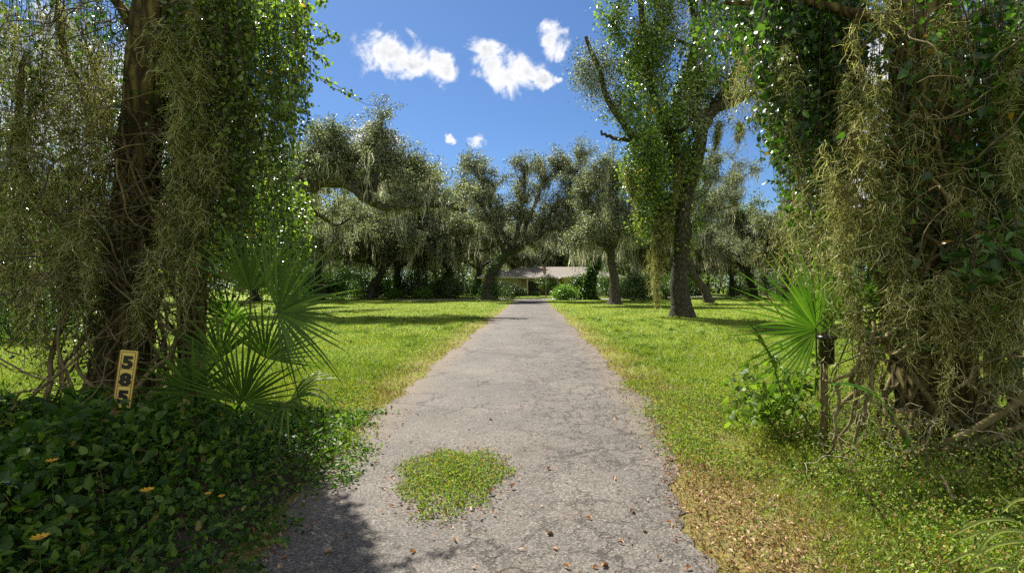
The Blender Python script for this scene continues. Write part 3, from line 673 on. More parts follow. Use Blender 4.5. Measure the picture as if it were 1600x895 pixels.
def build_shrubs():
    rng = np.random.default_rng(51)
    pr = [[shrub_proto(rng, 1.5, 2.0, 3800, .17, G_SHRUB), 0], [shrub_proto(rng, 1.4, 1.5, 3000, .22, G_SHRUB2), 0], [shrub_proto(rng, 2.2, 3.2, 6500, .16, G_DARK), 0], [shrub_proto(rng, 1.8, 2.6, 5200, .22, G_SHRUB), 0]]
    S = [(0, 590, 68, 1, 'low grey-green shrub at the foot of the far-left oaks'), (1, 615, 67, .9, 'pale low bush in the sun behind the left lawn'),
         (0, 640, 69, .8, 'small shrub mid-way along the back of the left lawn'), (1, 662, 66, 1, 'yellow-green bush where the left lawn meets the shade'),
         (3, 690, 70, 1, 'rounded glossy shrub right of the slim trunk'), (0, 712, 66, 1, 'shrub with pale leaves left of the leaning oak'),
         (2, 742, 64, .7, 'dark bush against the left side of the leaning oak base'), (2, 780, 62, .75, 'dark leafy bush right of the leaning oak base'),
         (0, 800, 64, .9, 'glossy dark shrub at the left corner of the drive end'), (0, 818, 84, .6, 'pale flowering shrub by the house porch on the left'),
         (1, 838, 84, .5, 'small light bush under the house entrance'), (0, 868, 84, .6, 'small grey shrub right of the entrance tree'),
         (1, 885, 60, 1.15, 'bright green arching bush at the right corner of the drive end'), (3, 908, 64, 1.15, 'shrub between bright bush and ivy-covered forked tree'),
         (2, 945, 76, 1.2, 'dark shrub against the right wall of the house'), (3, 990, 58, 1.1, 'large glossy shrub right of the furrowed oak'),
         (3, 1010, 62, 1, 'pale-leaved shrub in the right shrub row'), (2, 1035, 60, .75, 'dark shrub just left of vine-wrapped oak trunk'),
         (2, 975, 66, 1.0, 'tall dark shrub behind the glossy one beyond furrowed oak'), (1, 1150, 88, 1.1, 'light bush past the side road at the right'),
         (0, 1165, 86, 1.2, 'rounded bush beyond the right lawn'), (2, 1215, 84, 1, 'dark bush far behind the crooked pale trunk'),
         (2, 20, 15, .75, 'dark green shrub behind the mossy twigs at the left edge'), (2, 95, 19, .8, 'dark shrub seen between twigs left of the left trunk'),
         (2, 560, 70, .9, 'dark shrub under the far-left leaning oak'), (2, 520, 66, 1, 'dark shrub behind the palmetto fan tips'),
         (2, 650, 76, 1.4, 'tall ivy-dark thicket shrub between the left row trunks'), (2, 700, 78, 1.5, 'tall dark thicket shrub beside the leaning oak crown'),
         (2, 600, 80, 1.5, 'tall dark thicket shrub in the deep left shade'), (2, 1060, 80, 1.3, 'dark thicket shrub seen past the vine-wrapped oak trunk'),
         (2, 540, 78, 1.5, 'tall dark thicket shrub at the left end of the back row'), (2, 470, 64, 1.4, 'dark shrub far behind the left palmetto'),
         (3, 1240, 80, 1.2, 'grey-green shrub behind the big right palmetto')]
    for k, px, Y, s, lab in S:
        loc = at(px, 0, Y)*[1, 1, 0]; rz = rng.uniform(0, 6.28)
        if not pr[k][1]:
            o = pr[k][0]; o.location = loc; o.rotation_euler.z = rz; o.scale = (s,)*3; o['label'] = lab; o['group'] = 'shrubs along the back of the lawn'; pr[k][1] = 1
        else: copy_tree(pr[k][0], loc, rz, s, lab, 'shrubs along the back of the lawn')
    # small tree in front of the house entrance
    rng = np.random.default_rng(52); r = empty('small_tree', at(853, 0, 80)*[1, 1, 0], 'small round-headed tree in front of the dark house entrance', 'tree')
    MB().add(*tubes(resample([(0, 0, 0), (.05, 0, .8), (0, 0, 1.6)], 8), np.linspace(.12, .07, 8), 8, .05, rng)).build('trunk', BARK, r)
    k = 30; c = rng.standard_normal((k, 3))*[.75, .75, .45]+[0, 0, 2.2]; C = c[rng.integers(0, k, 4000)]+rng.standard_normal((4000, 3))*.22
    MB().add(*leaves(C, .2, .1, rng)).build('crown', G_SHRUB, r)

# ---------------------------------------------------------------- house and flag
def build_house():
    Y = 92; b = at(855, 0, Y)*[1, 1, 0]
    r = empty('house', b, 'low sand-coloured house with a grey-brown hipped roof at the end of the drive', 'house')
    wall = plain('sand_stucco', (.52, .43, .24), .9, var=.08, scale=3); trim = plain('cream_trim', (.62, .57, .48), .6, var=.05)
    dark = plain('recess_shade', (.03, .025, .02), .7); glass = plain('window_glass', (.03, .04, .05), .08, .6, var=.05)
    shing, nt, out = mat('roof_shingle')
    tc = N(nt, 'ShaderNodeTexCoord'); bk = N(nt, 'ShaderNodeTexBrick', {'Vector': tc.outputs['Object'], 'Color1': (.145, .124, .098, 1), 'Color2': (.19, .165, .132, 1), 'Mortar': (.07, .06, .05, 1), 'Scale': 2.2, 'Mortar Size': .015})
    c = mixc(nt, noise(nt, tc.outputs['Object'], .6, 4), bk.outputs[0], (.195, .17, .138))
    p = N(nt, 'ShaderNodeBsdfPrincipled', {'Base Color': c, 'Roughness': .9}); nt.links.new(p.outputs[0], out.inputs[0])
    E, Rg = 3.0, 5.35
    # walls: main body and two wings reaching forward
    mb = MB()
    box(mb, -9, 12, 0, .25, 0, E); box(mb, -9, -8.75, 0, 12, 0, E); box(mb, 11.75, 12, 0, 12, 0, E); box(mb, -9, 12, 11.8, 12, 0, E)
    mb.build('wall', wall, r)
    for x0, x1 in ((-11.5, -5.2), (2.6, 12.5)):
        mb = MB(); box(mb, x0, x1, -4.5, 6, 0, E-.02); mb.build('wall', wall, r)
    # hipped roofs with overhang
    def hip(x0, x1, y0, y1, e, rg, inset, along='x'):
        ym, xm = (y0+y1)/2, (x0+x1)/2
        if along == 'x': rp = [(x0+inset, ym, rg), (x1-inset, ym, rg)]
        else: rp = [(xm, y0+inset, rg), (xm, y1-inset, rg)]
        V = [(x0, y0, e), (x1, y0, e), (x1, y1, e), (x0, y1, e), *rp, (x0, y0, e-.22), (x1, y0, e-.22), (x1, y1, e-.22), (x0, y1, e-.22)]
        m2 = MB()
        F4 = [[0, 1, 5, 4], [2, 3, 4, 5]] if along == 'x' else [[1, 2, 5, 4], [3, 0, 4, 5]]
        F3 = [[1, 2, 5], [3, 0, 4]] if along == 'x' else [[0, 1, 4], [2, 3, 5]]
        m2.add(V, F4, 0, False); m2.add(V, F3, 0, False); m2.add(V, [[6, 7, 1, 0], [7, 8, 2, 1], [8, 9, 3, 2], [9, 6, 0, 3], [9, 8, 7, 6]], 1, False)
        return m2
    hip(-10, 13, -1.2, 13, E+.22, Rg, 5.2).build('roof', [shing, trim], r)
    hip(-12.3, -4.5, -5.3, 5, E+.21, 4.6, 3.7, 'y').build('roof', [shing, trim], r)
    hip(1.9, 13.2, -5.32, 5, E+.2, 4.7, 4.8, 'x').build('roof', [shing, trim], r)
    mb = MB(); box(mb, -3.4, 1.9, -.08, -.01, 0, 2.5); mb.build('porch_shade', dark, r)  # flat dark panel on the wall, painted as the shade of a porch recess
    d = MB(); box(d, -1.5, -.45, -.14, -.09, .05, 2.2); d.build('door', plain('brown_door', (.10, .06, .035), .5), r)
    for x in (-4.9, -3.6, 1.8): m = MB(); box(m, x-.1, x+.1, -1.0, -.8, 0, E); m.build('porch_post', trim, r)
    for x, y, wd in ((-9.6, -4.52, 1.6), (-6.9, -4.52, 1.4), (5.0, -4.52, 1.6), (9.6, -4.52, 2.0)):
        m = MB(); box(m, x-wd/2-.1, x+wd/2+.1, y-.06, y+.01, .85, 2.35); fr = m.build('window', trim, r)
        for s in (-1, 1):
            m = MB(); xa = x if s > 0 else x-wd/2; box(m, xa+.04, xa+wd/2-.04, y-.09, y-.065, .95, 2.25); m.build('pane', glass, fr)
    # flag
    Yf = 74; b = at(853, 0, Yf)*[1, 1, 0]; r = empty('flag', b, 'limp red, white and blue striped flag on a pole before the house', 'flag')
    MB().add(*tubes([(0, 0, 0), (0, 0, 2.5), (0, 0, 5.25)], [.04, .035, .025], 8)).build('flagpole', plain('grey_pole', (.5, .5, .5), .4), r)
    K, J = 14, 14; V = []; 
    for i in range(K):
        for j in range(J):
            u, v = i/(K-1), j/(J-1)   # u out from the pole, v down the hoist; drooping folds
            x = .03+.6*u*(1-.55*v)+.05*sin(9*u+2*v); z = 5.15-1.3*v-.9*u*(1.2-.2*v)-.15*sin(6*u)*(.9+.2*v); y = .12*sin(13*u+v*2)
            V.append((-x+.05, y, z))
    red, wht, blu = plain('flag_red', (.55, .02, .035), .8), plain('flag_white', (.7, .68, .66), .8), plain('flag_blue', (.02, .03, .14), .8)
    mb = MB()
    for i in range(K-1):
        for j in range(J-1):
            F = [[i*J+j, (i+1)*J+j, (i+1)*J+j+1, i*J+j+1]]
            mi = 2 if (i < 5 and j < 7) else (0 if j % 2 == 0 else 1)
            mb.ch.append((np.array(V) if (i+j) == 0 else np.zeros((0, 3)), np.array(F), mi, True))
    mb.build('cloth', [red, wht, blu], r)

# ---------------------------------------------------------------- palmettos
def fan(hub, axis, normal, size, rng, a0=-120, a1=120, n=26, droop=.25, curl=.1, cut=.42):
    """one fan frond: folded leaflets radiating from the hub; axis = direction of the middle leaflet"""
    hub = np.array(hub, float); ax = nrm(np.array(axis, float)); nn = np.array(normal, float); nn = nrm(nn-ax*np.dot(nn, ax)); sd = np.cross(ax, nn)
    mb = []; K = 9; t = np.linspace(0.02, 1, K)
    da = radians((a1-a0)/(n-1))
    for i, a in enumerate(np.radians(np.linspace(a0, a1, n))):
        a += rng.normal(0, da*.12)
        L = size*rng.uniform(.86, 1.06)*(1-.22*abs(a)/2.1)
        d = cos(a)*ax+sin(a)*sd; s = -sin(a)*ax+cos(a)*sd
        P = hub+d*(t*L)[:, None]; bend = droop*rng.uniform(.4, 1.6)+(rng.uniform(.2, .55) if rng.uniform() < .16 else 0)
        P = P+nn*(.12*size*np.sin(t*pi*.6)*1.0)[:, None]
        P[:, 2] -= bend*L*(np.clip(t-.35, 0, 1)**2)*1.3
        P = P+s*(rng.normal(0, .05)*L*np.clip(t-.4, 0, 1)**1.5)[:, None]
        hw = np.minimum(t*L*math.tan(da/2)*1.02, .5*cut*L*math.tan(da)*1.05)
        hw = np.where(t > cut, hw*(1-((t-cut)/(1-cut))**1.3)*1.0+.001, hw)
        rib = nn*(hw*.55)[:, None]
        Lf, Rt = P-s*hw[:, None]-0*rib, P+s*hw[:, None]; Md = P+rib*(1 if i % 1 == 0 else -1)
        V = np.stack([Lf, Md, Rt], 1).reshape(-1, 3); k = np.arange(K-1)*3
        F = np.concatenate([np.stack([k, k+1, k+4, k+3], -1), np.stack([k+1, k+2, k+5, k+4], -1)])
        mb.append((V, F))
    return mb
def build_palms():
    rng = np.random.default_rng(61)
    stemm = plain('petiole_green', (.09, .15, .03), .45); boot = plain('dead_leaf_base', (.30, .14, .05), .7, var=.4, scale=20, bump=.4)
    def plant(base, fans, label, group='palmettos'):
        r = empty('palmetto', base, label, 'palmetto', group)
        for f in fans:
            hub = np.array(f['hub'])-base; m = MB(); dry = f.get('dry', 0)
            for V, F in fan(hub, f['ax'], f['n'], f['size'], rng, f.get('a0', -120), f.get('a1', 120), f.get('k', 26), f.get('droop', .25), cut=f.get('cut', .3)):
                m.add(V, F, 1 if rng.uniform() < dry else 0)
            fr = m.build('frond', [G_PALM, G_PALMDRY], r)
            s = np.array(f.get('stem', base+rng.normal(0, .05, 3)*[1, 1, 0]))-base
            mid = (hub+s)/2+rng.normal(0, .04, 3)
            MB().add(*tubes(resample([s, mid, hub+nrm(np.array(f['ax']))*.01], 10), np.linspace(.014, .008, 10), 6)).build('petiole', stemm, fr)
        return r
    B = gnd(375, 655)
    plant(B, [
        dict(hub=at(435, 489, 4.75), ax=(.82, -.2, .5), n=(.0, -1, .3), size=1.0, a0=-80, a1=98, k=38, droop=.06, cut=.36),
        dict(hub=at(380, 627, 4.6), ax=(.30, -.15, .8), n=(.1, -1, .3), size=.86, a0=-98, a1=98, k=34, droop=.08, cut=.3),
        dict(hub=at(392, 455, 4.9), ax=(.02, 0, 1), n=(.75, -.8, .1), size=.8, a0=-60, a1=60, k=18, droop=.05),
        dict(hub=at(415, 560, 5.0), ax=(.45, -.1, .85), n=(.3, -1, .2), size=.72, a0=-70, a1=70, k=22, droop=.08, cut=.3),
        dict(hub=at(362, 500, 6.3), ax=(-.2, -.2, .8), n=(-.2, -1, .3), size=.62, a0=-130, a1=130, k=22, droop=.25),
        dict(hub=at(452, 628, 4.7), ax=(.85, -.3, .25), n=(0, -.5, .9), size=.62, a0=-80, a1=90, k=18, droop=.5),
        dict(hub=at(345, 560, 5.6), ax=(-.5, 0, .7), n=(-.1, -1, .3), size=.75, a0=-90, a1=90, k=20, droop=.3)],
        'green fan palmetto with six fronds at the left edge of the lawn')
    B2 = gnd(300, 690)
    r = plant(B2, [dict(hub=at(302, 612, 4.6), ax=(-.25, -.2, .8), n=(0, -1, .3), size=.62, a0=-130, a1=130, k=22, droop=.3, stem=at(302, 640, 4.6))], 'dark low palmetto fan on a reddish stump beside the number plate')
    m = MB()
    for k in range(5):
        a = k*1.3; o = np.array([.035*cos(a), .035*sin(a), 0]); p0 = np.array([0, 0, .0])+o*1.4; tp = at(302, 612, 4.6)-B2
        m.add(*tubes(resample([p0, tp*.5+o, tp+o*.6-[0, 0, .0]], 7), np.array([.028, .03, .028, .026, .024, .022, .012]), 6, .1, rng))
    m.build('stump', boot, r)
    B3 = gnd(1290, 640)
    plant(B3, [
        dict(hub=at(1276, 514, 4.7), ax=(-.93, -.1, .38), n=(-.05, -1, .1), size=1.02, a0=-85, a1=75, k=30, droop=.02, dry=.03, cut=.26),
        dict(hub=at(1284, 522, 4.95), ax=(.0, .1, 1), n=(-.2, -1, .1), size=.62, a0=-38, a1=38, k=11, droop=.0, cut=.85),
        dict(hub=at(1300, 500, 5.2), ax=(.25, .1, .9), n=(.1, -1, .1), size=.8, a0=-80, a1=80, k=20, droop=.12),
        dict(hub=at(1350, 470, 5.4), ax=(.5, .1, .7), n=(.1, -1, .2), size=.7, a0=-90, a1=90, k=20, droop=.2)],
        'large dark palmetto fan reaching left from the right foreground tree')
    B4 = gnd(1235, 650)
    plant(B4, [dict(hub=at(1212, 582, 4.5), ax=(-.55, -.2, .62), n=(.85, -.35, .5), size=.62, a0=-42, a1=42, k=17, droop=.05, cut=.55)],
          'half-folded small palmetto frond above the heart-leaved bush')

# ---------------------------------------------------------------- foreground trees
def stems_at(root, rng, n, make, r0, r1, matl, name, K=26, sides=6):
    for k in range(n):
        P = make(k); MB().add(*tubes(P, np.linspace(r0, r1, len(P))*rng.uniform(.6, 1.3), sides, .08, rng)).build(name, matl, root)
def wind_path(cx, cy, rad, z0, z1, rng, turns=.8, K=28, out=0.0):
    z = np.linspace(z0, z1, K); a = rng.uniform(0, 6.28)+np.linspace(0, turns*2*pi, K)*rng.choice([-1, 1])
    rr = rad*(1+.35*np.sin(np.linspace(0, rng.uniform(4, 9), K)+rng.uniform(0, 6)))+out*np.linspace(1, 0, K)**2
    w = np.cumsum(rng.standard_normal((K, 3)), 0)*.015; w -= np.linspace(0, 1, K)[:, None]*w[-1]
    return np.stack([cx(z)+rr*np.cos(a), cy(z)+rr*np.sin(a), z], 1)+w
def build_left_tree():
    rng = np.random.default_rng(71); Y = 5.7
    b = np.array([at(196, 0, Y)[0], Y, 0])
    r = empty('tree', b, 'left foreground tree with an olive-brown trunk buried in vines and hanging moss', 'tree')
    T = [(0, 0, -.05), at(195, 520, Y)-b, at(205, 400, Y)-b, at(222, 200, Y)-b, at(243, 0, Y)-b, at(262, -180, Y)-b, at(270, -330, Y+.3)-b]
    P = resample(T, 40, .012, rng); MB().add(*tubes(P, np.interp(np.linspace(0, 1, 40), [0, .12, 1], [.36, .25, .17]), 28, .07, rng)).build('trunk', BARKN, r)
    P2 = resample([at(300, 640, Y+.5)-b, at(305, 400, Y+.4)-b, at(308, 200, Y+.4)-b, at(300, 0, Y+.3)-b, at(320, -200, Y)-b], 26, .012, rng)
    MB().add(*tubes(P2, np.linspace(.15, .09, 26), 12, .08, rng)).build('side_trunk', BARKN, r)
    # limbs carrying the curtain, mostly above the frame
    W = MB()
    for q in ([at(240, 30, Y), at(330, -20, Y), at(430, -30, Y-.2), at(500, -70, Y)], [at(235, 60, Y), at(150, -20, Y-.3), at(60, -60, Y-.4), at(-60, -80, Y)],
              [at(250, -100, Y), at(350, -190, Y+.5), at(460, -190, Y+1)], [at(215, 260, Y), at(150, 170, Y+.3), at(90, 60, Y+.2), at(80, -80, Y+.2)],
              [at(205, 420, Y), at(130, 380, Y-.2), at(70, 310, Y-.3), at(30, 200, Y-.2), at(40, 80, Y-.2)], [at(210, 380, Y), at(110, 420, Y+.3), at(30, 430, Y+.4), at(-40, 400, Y+.4)]):
        W.add(*tubes(resample(np.array(q)-b, 16, .02, rng), np.linspace(.06, .022, 16), 8, .06, rng))
    W.build('branch', BARKN, r)
    cx = lambda z: np.interp(z, [p[2] for p in T], [p[0] for p in T]); cy = lambda z: 0*z
    stems_at(r, rng, 34, lambda k: wind_path(cx, cy, rng.uniform(.22, .42), rng.uniform(-.02, .1), rng.uniform(1.6, 3.8), rng, rng.uniform(.3, 1.1), out=rng.uniform(0, .7)), .022, .008, VINEB, 'vine_stem')
    # fine tangle of roots, aerial stems and dead twigs
    mb = MB(); n = 260; K = 14
    base = np.stack([rng.normal(.15, .55, n), rng.normal(-.1, .3, n), rng.uniform(.2, 3.4, n)], 1)
    d = nrm(rng.standard_normal((n, 3))*[.5, .35, 1]); ax = nrm(rng.standard_normal((n, 3))); P = [base]
    for k in range(K-1):
        d = nrm(d+.18*np.cross(ax, d)+rng.standard_normal((n, 3))*.22); P.append(P[-1]+d*.085)
    P = np.stack(P, 1); mb.add(*tubes(P, rng.uniform(.003, .011, (n, 1))*np.linspace(1, .5, K), 4))
    tag(mb.build('vine_tangle', VINEB, r), 'tangle of thin brown aerial roots and vine stems', kind='stuff')
    # branchlets on the left half
    mb = MB(); n = 420; base = np.stack([rng.uniform(-5.9, -3.0, n), rng.uniform(4.7, 6.6, n), rng.uniform(1.4, 5.6, n)], 1)-b
    d = nrm(rng.standard_normal((n, 3))*[1, .5, .8]+[-.1, 0, -.3]); P = [base]
    for k in range(K-1):
        d = nrm(d+rng.standard_normal((n, 3))*.3+[0, 0, -.05]); P.append(P[-1]+d*.07)
    mb.add(*tubes(np.stack(P, 1), rng.uniform(.003, .009, (n, 1))*np.linspace(1, .3, K), 4))
    tag(mb.build('twigs', TWIG, r), 'dark bare twigs', kind='stuff')
    # leafy curtain on the right of the trunk
    mb = MB(); n = 430
    px = rng.uniform(262, 482, n); px = np.where((px > 395) & (rng.uniform(0, 1, n) < .38), rng.uniform(262, 395, n), px); Yv = rng.uniform(5.2, 7.2, n)
    bot = np.interp(px, [262, 330, 400, 440, 465, 485], [420, 470, 430, 360, 230, 110])*rng.uniform(.55, 1.06, n)
    X = (px-800)/800*Yv; zt = CAMZ+(447.5+rng.uniform(0, 120, n)*np.clip((430-px)/60, .08, 1))/800*Yv; zb = CAMZ-(bot-447.5)/800*Yv
    hang(mb, np.stack([X, Yv, zt], 1)-b, zt-zb, rng, 34, .05, .037, OVAL, .045, .07, .003)
    # low brighter leaves behind the fans
    n = 150; px = rng.uniform(395, 480, n); Yv = rng.uniform(6.5, 8.5, n); zt = CAMZ-(rng.uniform(280, 400, n)-447.5)/800*Yv
    hang(mb, np.stack([(px-800)/800*Yv, Yv, zt], 1)-b, rng.uniform(.2, .9, n), rng, 40, .065, .05, OVAL, .06, .05, .003)
    # sprigs reaching out to the sky
    for q in ([(470, 20), (500, 45), (528, 62)], [(465, 70), (490, 85), (515, 97)], [(470, 100), (510, 125), (556, 156)], [(455, 5), (485, 12), (512, 4)], [(460, 130), (480, 170), (470, 215)], [(450, 60), (488, 62), (508, 70)]):
        c = np.array([at(x, y, 5.9) for x, y in q])-b; Pq = resample(c, 14, .012, rng)
        mb.add(*tubes(Pq, np.linspace(.005, .002, 14), 4), 1)
        C = Pq[rng.integers(0, 14, 75)]+rng.standard_normal((75, 3))*.022; mb.add(*leaves(C, .05, .036, rng, OVAL, (0, 0, -.3)), 0)
    Pq = resample(np.array([at(x, y, 5.9) for x, y in ((500, 125), (545, 150), (580, 165), (600, 160), (608, 150), (596, 150))])-b, 30, .002, rng); mb.add(*tubes(Pq, np.full(30, .003), 4), 1)
    mb.build('leafy_curtain', [G_IVY, TWIG], r)
    # scattered leaves on the left side
    mb = MB(); n = 760; px = rng.uniform(-80, 215, n); Yv = rng.uniform(5.2, 8.2, n)
    zt = CAMZ-(rng.uniform(-60, 380, n)-447.5)/800*Yv
    hang(mb, np.stack([(px-800)/800*Yv, Yv, zt], 1)-b, rng.uniform(.4, 2.0, n), rng, 20, .048, .03, OVAL, .07, .1, .003)
    n = 60; a = rng.uniform(0, 6.28, n); z0 = rng.uniform(.8, 5.2, n); rr_ = rng.uniform(.24, .34, n)
    hang(mb, np.stack([cx(z0)+rr_*np.cos(a), rr_*np.sin(a), z0], 1), rng.uniform(.2, .9, n), rng, 20, .05, .036, OVAL, .05, .06, .003)
    mb.build('foliage', [G_DARK, TWIG], r)
    # moss
    mb = MB()
    for px, py, L, rad, Yv in [(120, 130, 2.4, .13, 5.2), (85, 260, 1.8, .12, 5.0), (150, 60, 2.0, .10, 5.3), (40, 180, 2.2, .14, 5.2), (25, 40, 1.8, .14, 5.4), (232, 385, .55, .045, 4.6), (215, 470, .35, .04, 4.6), (262, 330, .9, .05, 4.9), (290, 400, .6, .05, 4.8), (315, 90, 1.6, .08, 5.1),
                               (275, 180, 1.2, .08, 5.0), (320, 190, 1.1, .08, 5.2), (60, 420, .9, .08, 5.2), (20, 400, .9, .07, 5.4), (110, 380, .8, .07, 5.0), (262, 30, .9, .06, 4.9),
                               (90, 0, 1.8, .13, 5.8), (0, 250, 1.6, .12, 5.8), (300, 280, 1.0, .06, 5.2), (335, 60, 1.1, .06, 5.6), (130, 330, 1.2, .09, 4.9), (60, 100, 2.0, .13, 5.6), (10, 330, 1.0, .1, 5.1)]:
        mb = MB(); festoon(mb, at(px, py, Yv)-b, L, rad, rng, 620, 0, .005, .03)
        for j in range(3): festoon(mb, at(px+rng.normal(0, 14), py+rng.normal(10, 50), Yv+rng.normal(0, .15))-b, L*rng.uniform(.25, .7), rad*rng.uniform(.3, .6), rng, 330, 0, .005, .03)
        mb.build('moss_festoon', MOSS, r)

def build_right_tree():
    rng = np.random.default_rng(72); Y = 5.0
    b = np.array([at(1470, 0, Y)[0], Y, 0])
    r = empty('tree', b, 'right foreground tree wrapped in twisting vines, roots and yellow-green moss', 'tree')
    T = [(0, 0, -.05), at(1465, 560, Y)-b, at(1455, 400, Y)-b, at(1450, 200, Y)-b, at(1440, 0, Y)-b, at(1430, -200, Y)-b, at(1420, -350, Y)-b]
    P = resample(T, 40, .012, rng); MB().add(*tubes(P, np.interp(np.linspace(0, 1, 40), [0, .12, 1], [.48, .33, .22]), 28, .07, rng)).build('trunk', BARKN, r)
    W = MB()
    for q in ([at(1440, 60, Y), at(1340, 20, Y+.2), at(1240, 0, Y+.5), at(1130, 10, Y+1)], [at(1445, 90, Y), at(1540, 20, Y+.3), at(1640, -20, Y+.3)],
              [at(1440, 180, Y), at(1340, 130, Y+.6), at(1250, 90, Y+1.3), at(1180, 60, Y+2)], [at(1430, -80, Y), at(1320, -150, Y+.4), at(1200, -160, Y+1)],
              [at(1450, 300, Y), at(1380, 240, Y-.3), at(1335, 215, Y-.4), at(1300, 225, Y-.3)], [at(1450, 20, Y+.3), at(1530, 90, Y+1), at(1610, 40, Y+1)]):
        W.add(*tubes(resample(np.array(q)-b, 16, .02, rng), np.linspace(.07, .02, 16), 8, .06, rng))
    W.build('branch', BARKN, r)
    cx = lambda z: np.interp(z, [p[2] for p in T], [p[0] for p in T]); cy = lambda z: 0*z
    stems_at(r, rng, 26, lambda k: wind_path(cx, cy, rng.uniform(.34, .62), rng.uniform(-.02, .1), rng.uniform(1.5, 4.2), rng, rng.uniform(.25, 1.0), out=rng.uniform(.0, .35)), .03, .01, VINEB, 'vine_stem')
    # the looping vines seen in the photograph
    loops = [[(1395, 555), (1440, 530), (1480, 510), (1520, 500), (1548, 480), (1530, 462), (1500, 462)], [(1448, 850), (1440, 790), (1450, 740), (1445, 690), (1460, 640), (1500, 600), (1560, 540), (1610, 510)],
             [(1390, 520), (1350, 545), (1330, 580), (1300, 595), (1285, 590)], [(1460, 700), (1510, 740), (1550, 790), (1590, 800)], [(1560, 560), (1590, 640), (1570, 700), (1600, 770)], [(1330, 210), (1345, 260), (1320, 300), (1345, 330)],
             [(1310, 600), (1305, 680), (1290, 720)], [(1345, 480), (1340, 600), (1315, 700), (1350, 760)], [(1365, 500), (1362, 600), (1335, 690)], [(1395, 640), (1420, 700), (1440, 760), (1448, 800)]]
    for q in loops:
        P = resample(np.array([at(x, min(y, 760), 4.35+.15*sin(x)) for x, y in q])-b, 30, .01, rng)
        MB().add(*tubes(P, np.linspace(.016, .010, 30)*rng.uniform(.7, 1.3), 7, .1, rng)).build('vine_stem', VINEB, r)
    mb = MB(); n = 250; K = 14
    base = np.stack([rng.normal(-.05, .55, n), rng.normal(-.25, .35, n), rng.uniform(.1, 3.6, n)], 1)
    d = nrm(rng.standard_normal((n, 3))*[.5, .4, 1]); ax = nrm(rng.standard_normal((n, 3))); P = [base]
    for k in range(K-1):
        d = nrm(d+.2*np.cross(ax, d)+rng.standard_normal((n, 3))*.25); P.append(P[-1]+d*.08)
    mb.add(*tubes(np.stack(P, 1), rng.uniform(.003, .011, (n, 1))*np.linspace(1, .5, K), 4))
    # pale dead rootlets at the foot
    n = 80; base = np.stack([rng.uniform(2.7, 4.3, n), rng.uniform(3.9, 4.7, n), rng.uniform(.05, .65, n)], 1)-b
    d = nrm(rng.standard_normal((n, 3))*[.7, .5, .6]+[-.2, -.2, -.5]); P = [base]
    for k in range(K-1):
        d = nrm(d+rng.standard_normal((n, 3))*.4+[0, 0, -.1]); q = P[-1]+d*.045; q[:, 2] = np.maximum(q[:, 2], .01); P.append(q)
    mb.add(*tubes(np.stack(P, 1), rng.uniform(.002, .006, (n, 1))*np.linspace(1, .5, K), 4), 1)
    tag(mb.build('vine_tangle', [VINEB, ROOTB], r), 'tangle of thin brown and grey rootlets', kind='stuff')
    # foliage: drape left of the trunk, dark leaves over and right of it
    mb = MB(); n = 330; px = rng.uniform(1192, 1340, n); Yv = rng.uniform(5.3, 8.2, n)
    bot = np.interp(px, [1190, 1230, 1290, 1340], [170, 330, 400, 380])*rng.uniform(.35, 1.15, n)
    zt = CAMZ+(447.5+rng.uniform(0, 100, n))/800*Yv; zb = CAMZ-(bot-447.5)/800*Yv
    hang(mb, np.stack([(px-800)/800*Yv, Yv, zt], 1)-b, zt-zb, rng, 22, .07, .055, HEART, .07, .12, .004)
    n = 240; px = rng.uniform(1090, 1290, n); Yv = rng.uniform(6, 8.5, n); zt = CAMZ+(447.5+rng.uniform(-60, 70, n))/800*Yv
    hang(mb, np.stack([(px-800)/800*Yv, Yv, zt], 1)-b, rng.uniform(.3, 1.6, n)*np.clip((px-1080)/120, .3, 1.2), rng, 26, .07, .055, HEART, .08, .12, .004)
    n = 760; px = 1330+350*rng.beta(1.6, 1, n); Yv = rng.uniform(4.3, 7.8, n); zt = CAMZ-(rng.uniform(-90, 380, n)-447.5)/800*Yv
    hang(mb, np.stack([(px-800)/800*Yv, Yv, zt], 1)-b, rng.uniform(.3, 1.6, n), rng, 22, .075, .055, HEART, .08, .1, .004)
    n = 60; px = rng.uniform(1490, 1640, n); Yv = rng.uniform(3.9, 4.6, n); zt = CAMZ-(rng.uniform(330, 400, n)-447.5)/800*Yv
    hang(mb, np.stack([(px-800)/800*Yv, Yv, zt], 1)-b, rng.uniform(.1, .35, n), rng, 28, .10, .045, OVAL, .06, .1, .004)
    mb.build('foliage', [G_DARK, TWIG], r)
    mb = MB()
    Lf = [(1310, 330, 1.7, .085, 4.5), (1318, 260, 1.3, .09, 4.6), (1340, 90, 1.4, .12, 4.5), (1370, 130, 1.6, .13, 4.4), (1330, 180, 1.2, .10, 4.6), (1365, 260, 1.5, .06, 4.5), (1400, 320, .9, .06, 4.4),
          (1475, 430, 1.25, .05, 4.0), (1420, 440, 1.0, .06, 4.1), (1340, 420, 1.2, .07, 4.4), (1440, 170, 1.0, .08, 4.4), (1500, 250, .8, .06, 4.3), (1590, 200, 1.2, .07, 4.2), (1580, 60, 1.3, .1, 4.4), (1230, 330, 1.0, .13, 5.8), (1260, 300, 1.3, .13, 5.6),
          (1280, 340, 1.0, .1, 5.3), (1540, 360, 1.3, .07, 4.2), (1590, 430, 1.5, .1, 4.1), (1240, 90, 1.4, .1, 5.4), (1160, 70, 1.2, .09, 5.8), (1380, -20, 1.3, .12, 4.6), (1480, 10, 1.3, .1, 4.6), (1360, 520, .7, .05, 4.3), (1550, 520, .8, .06, 4.3)]
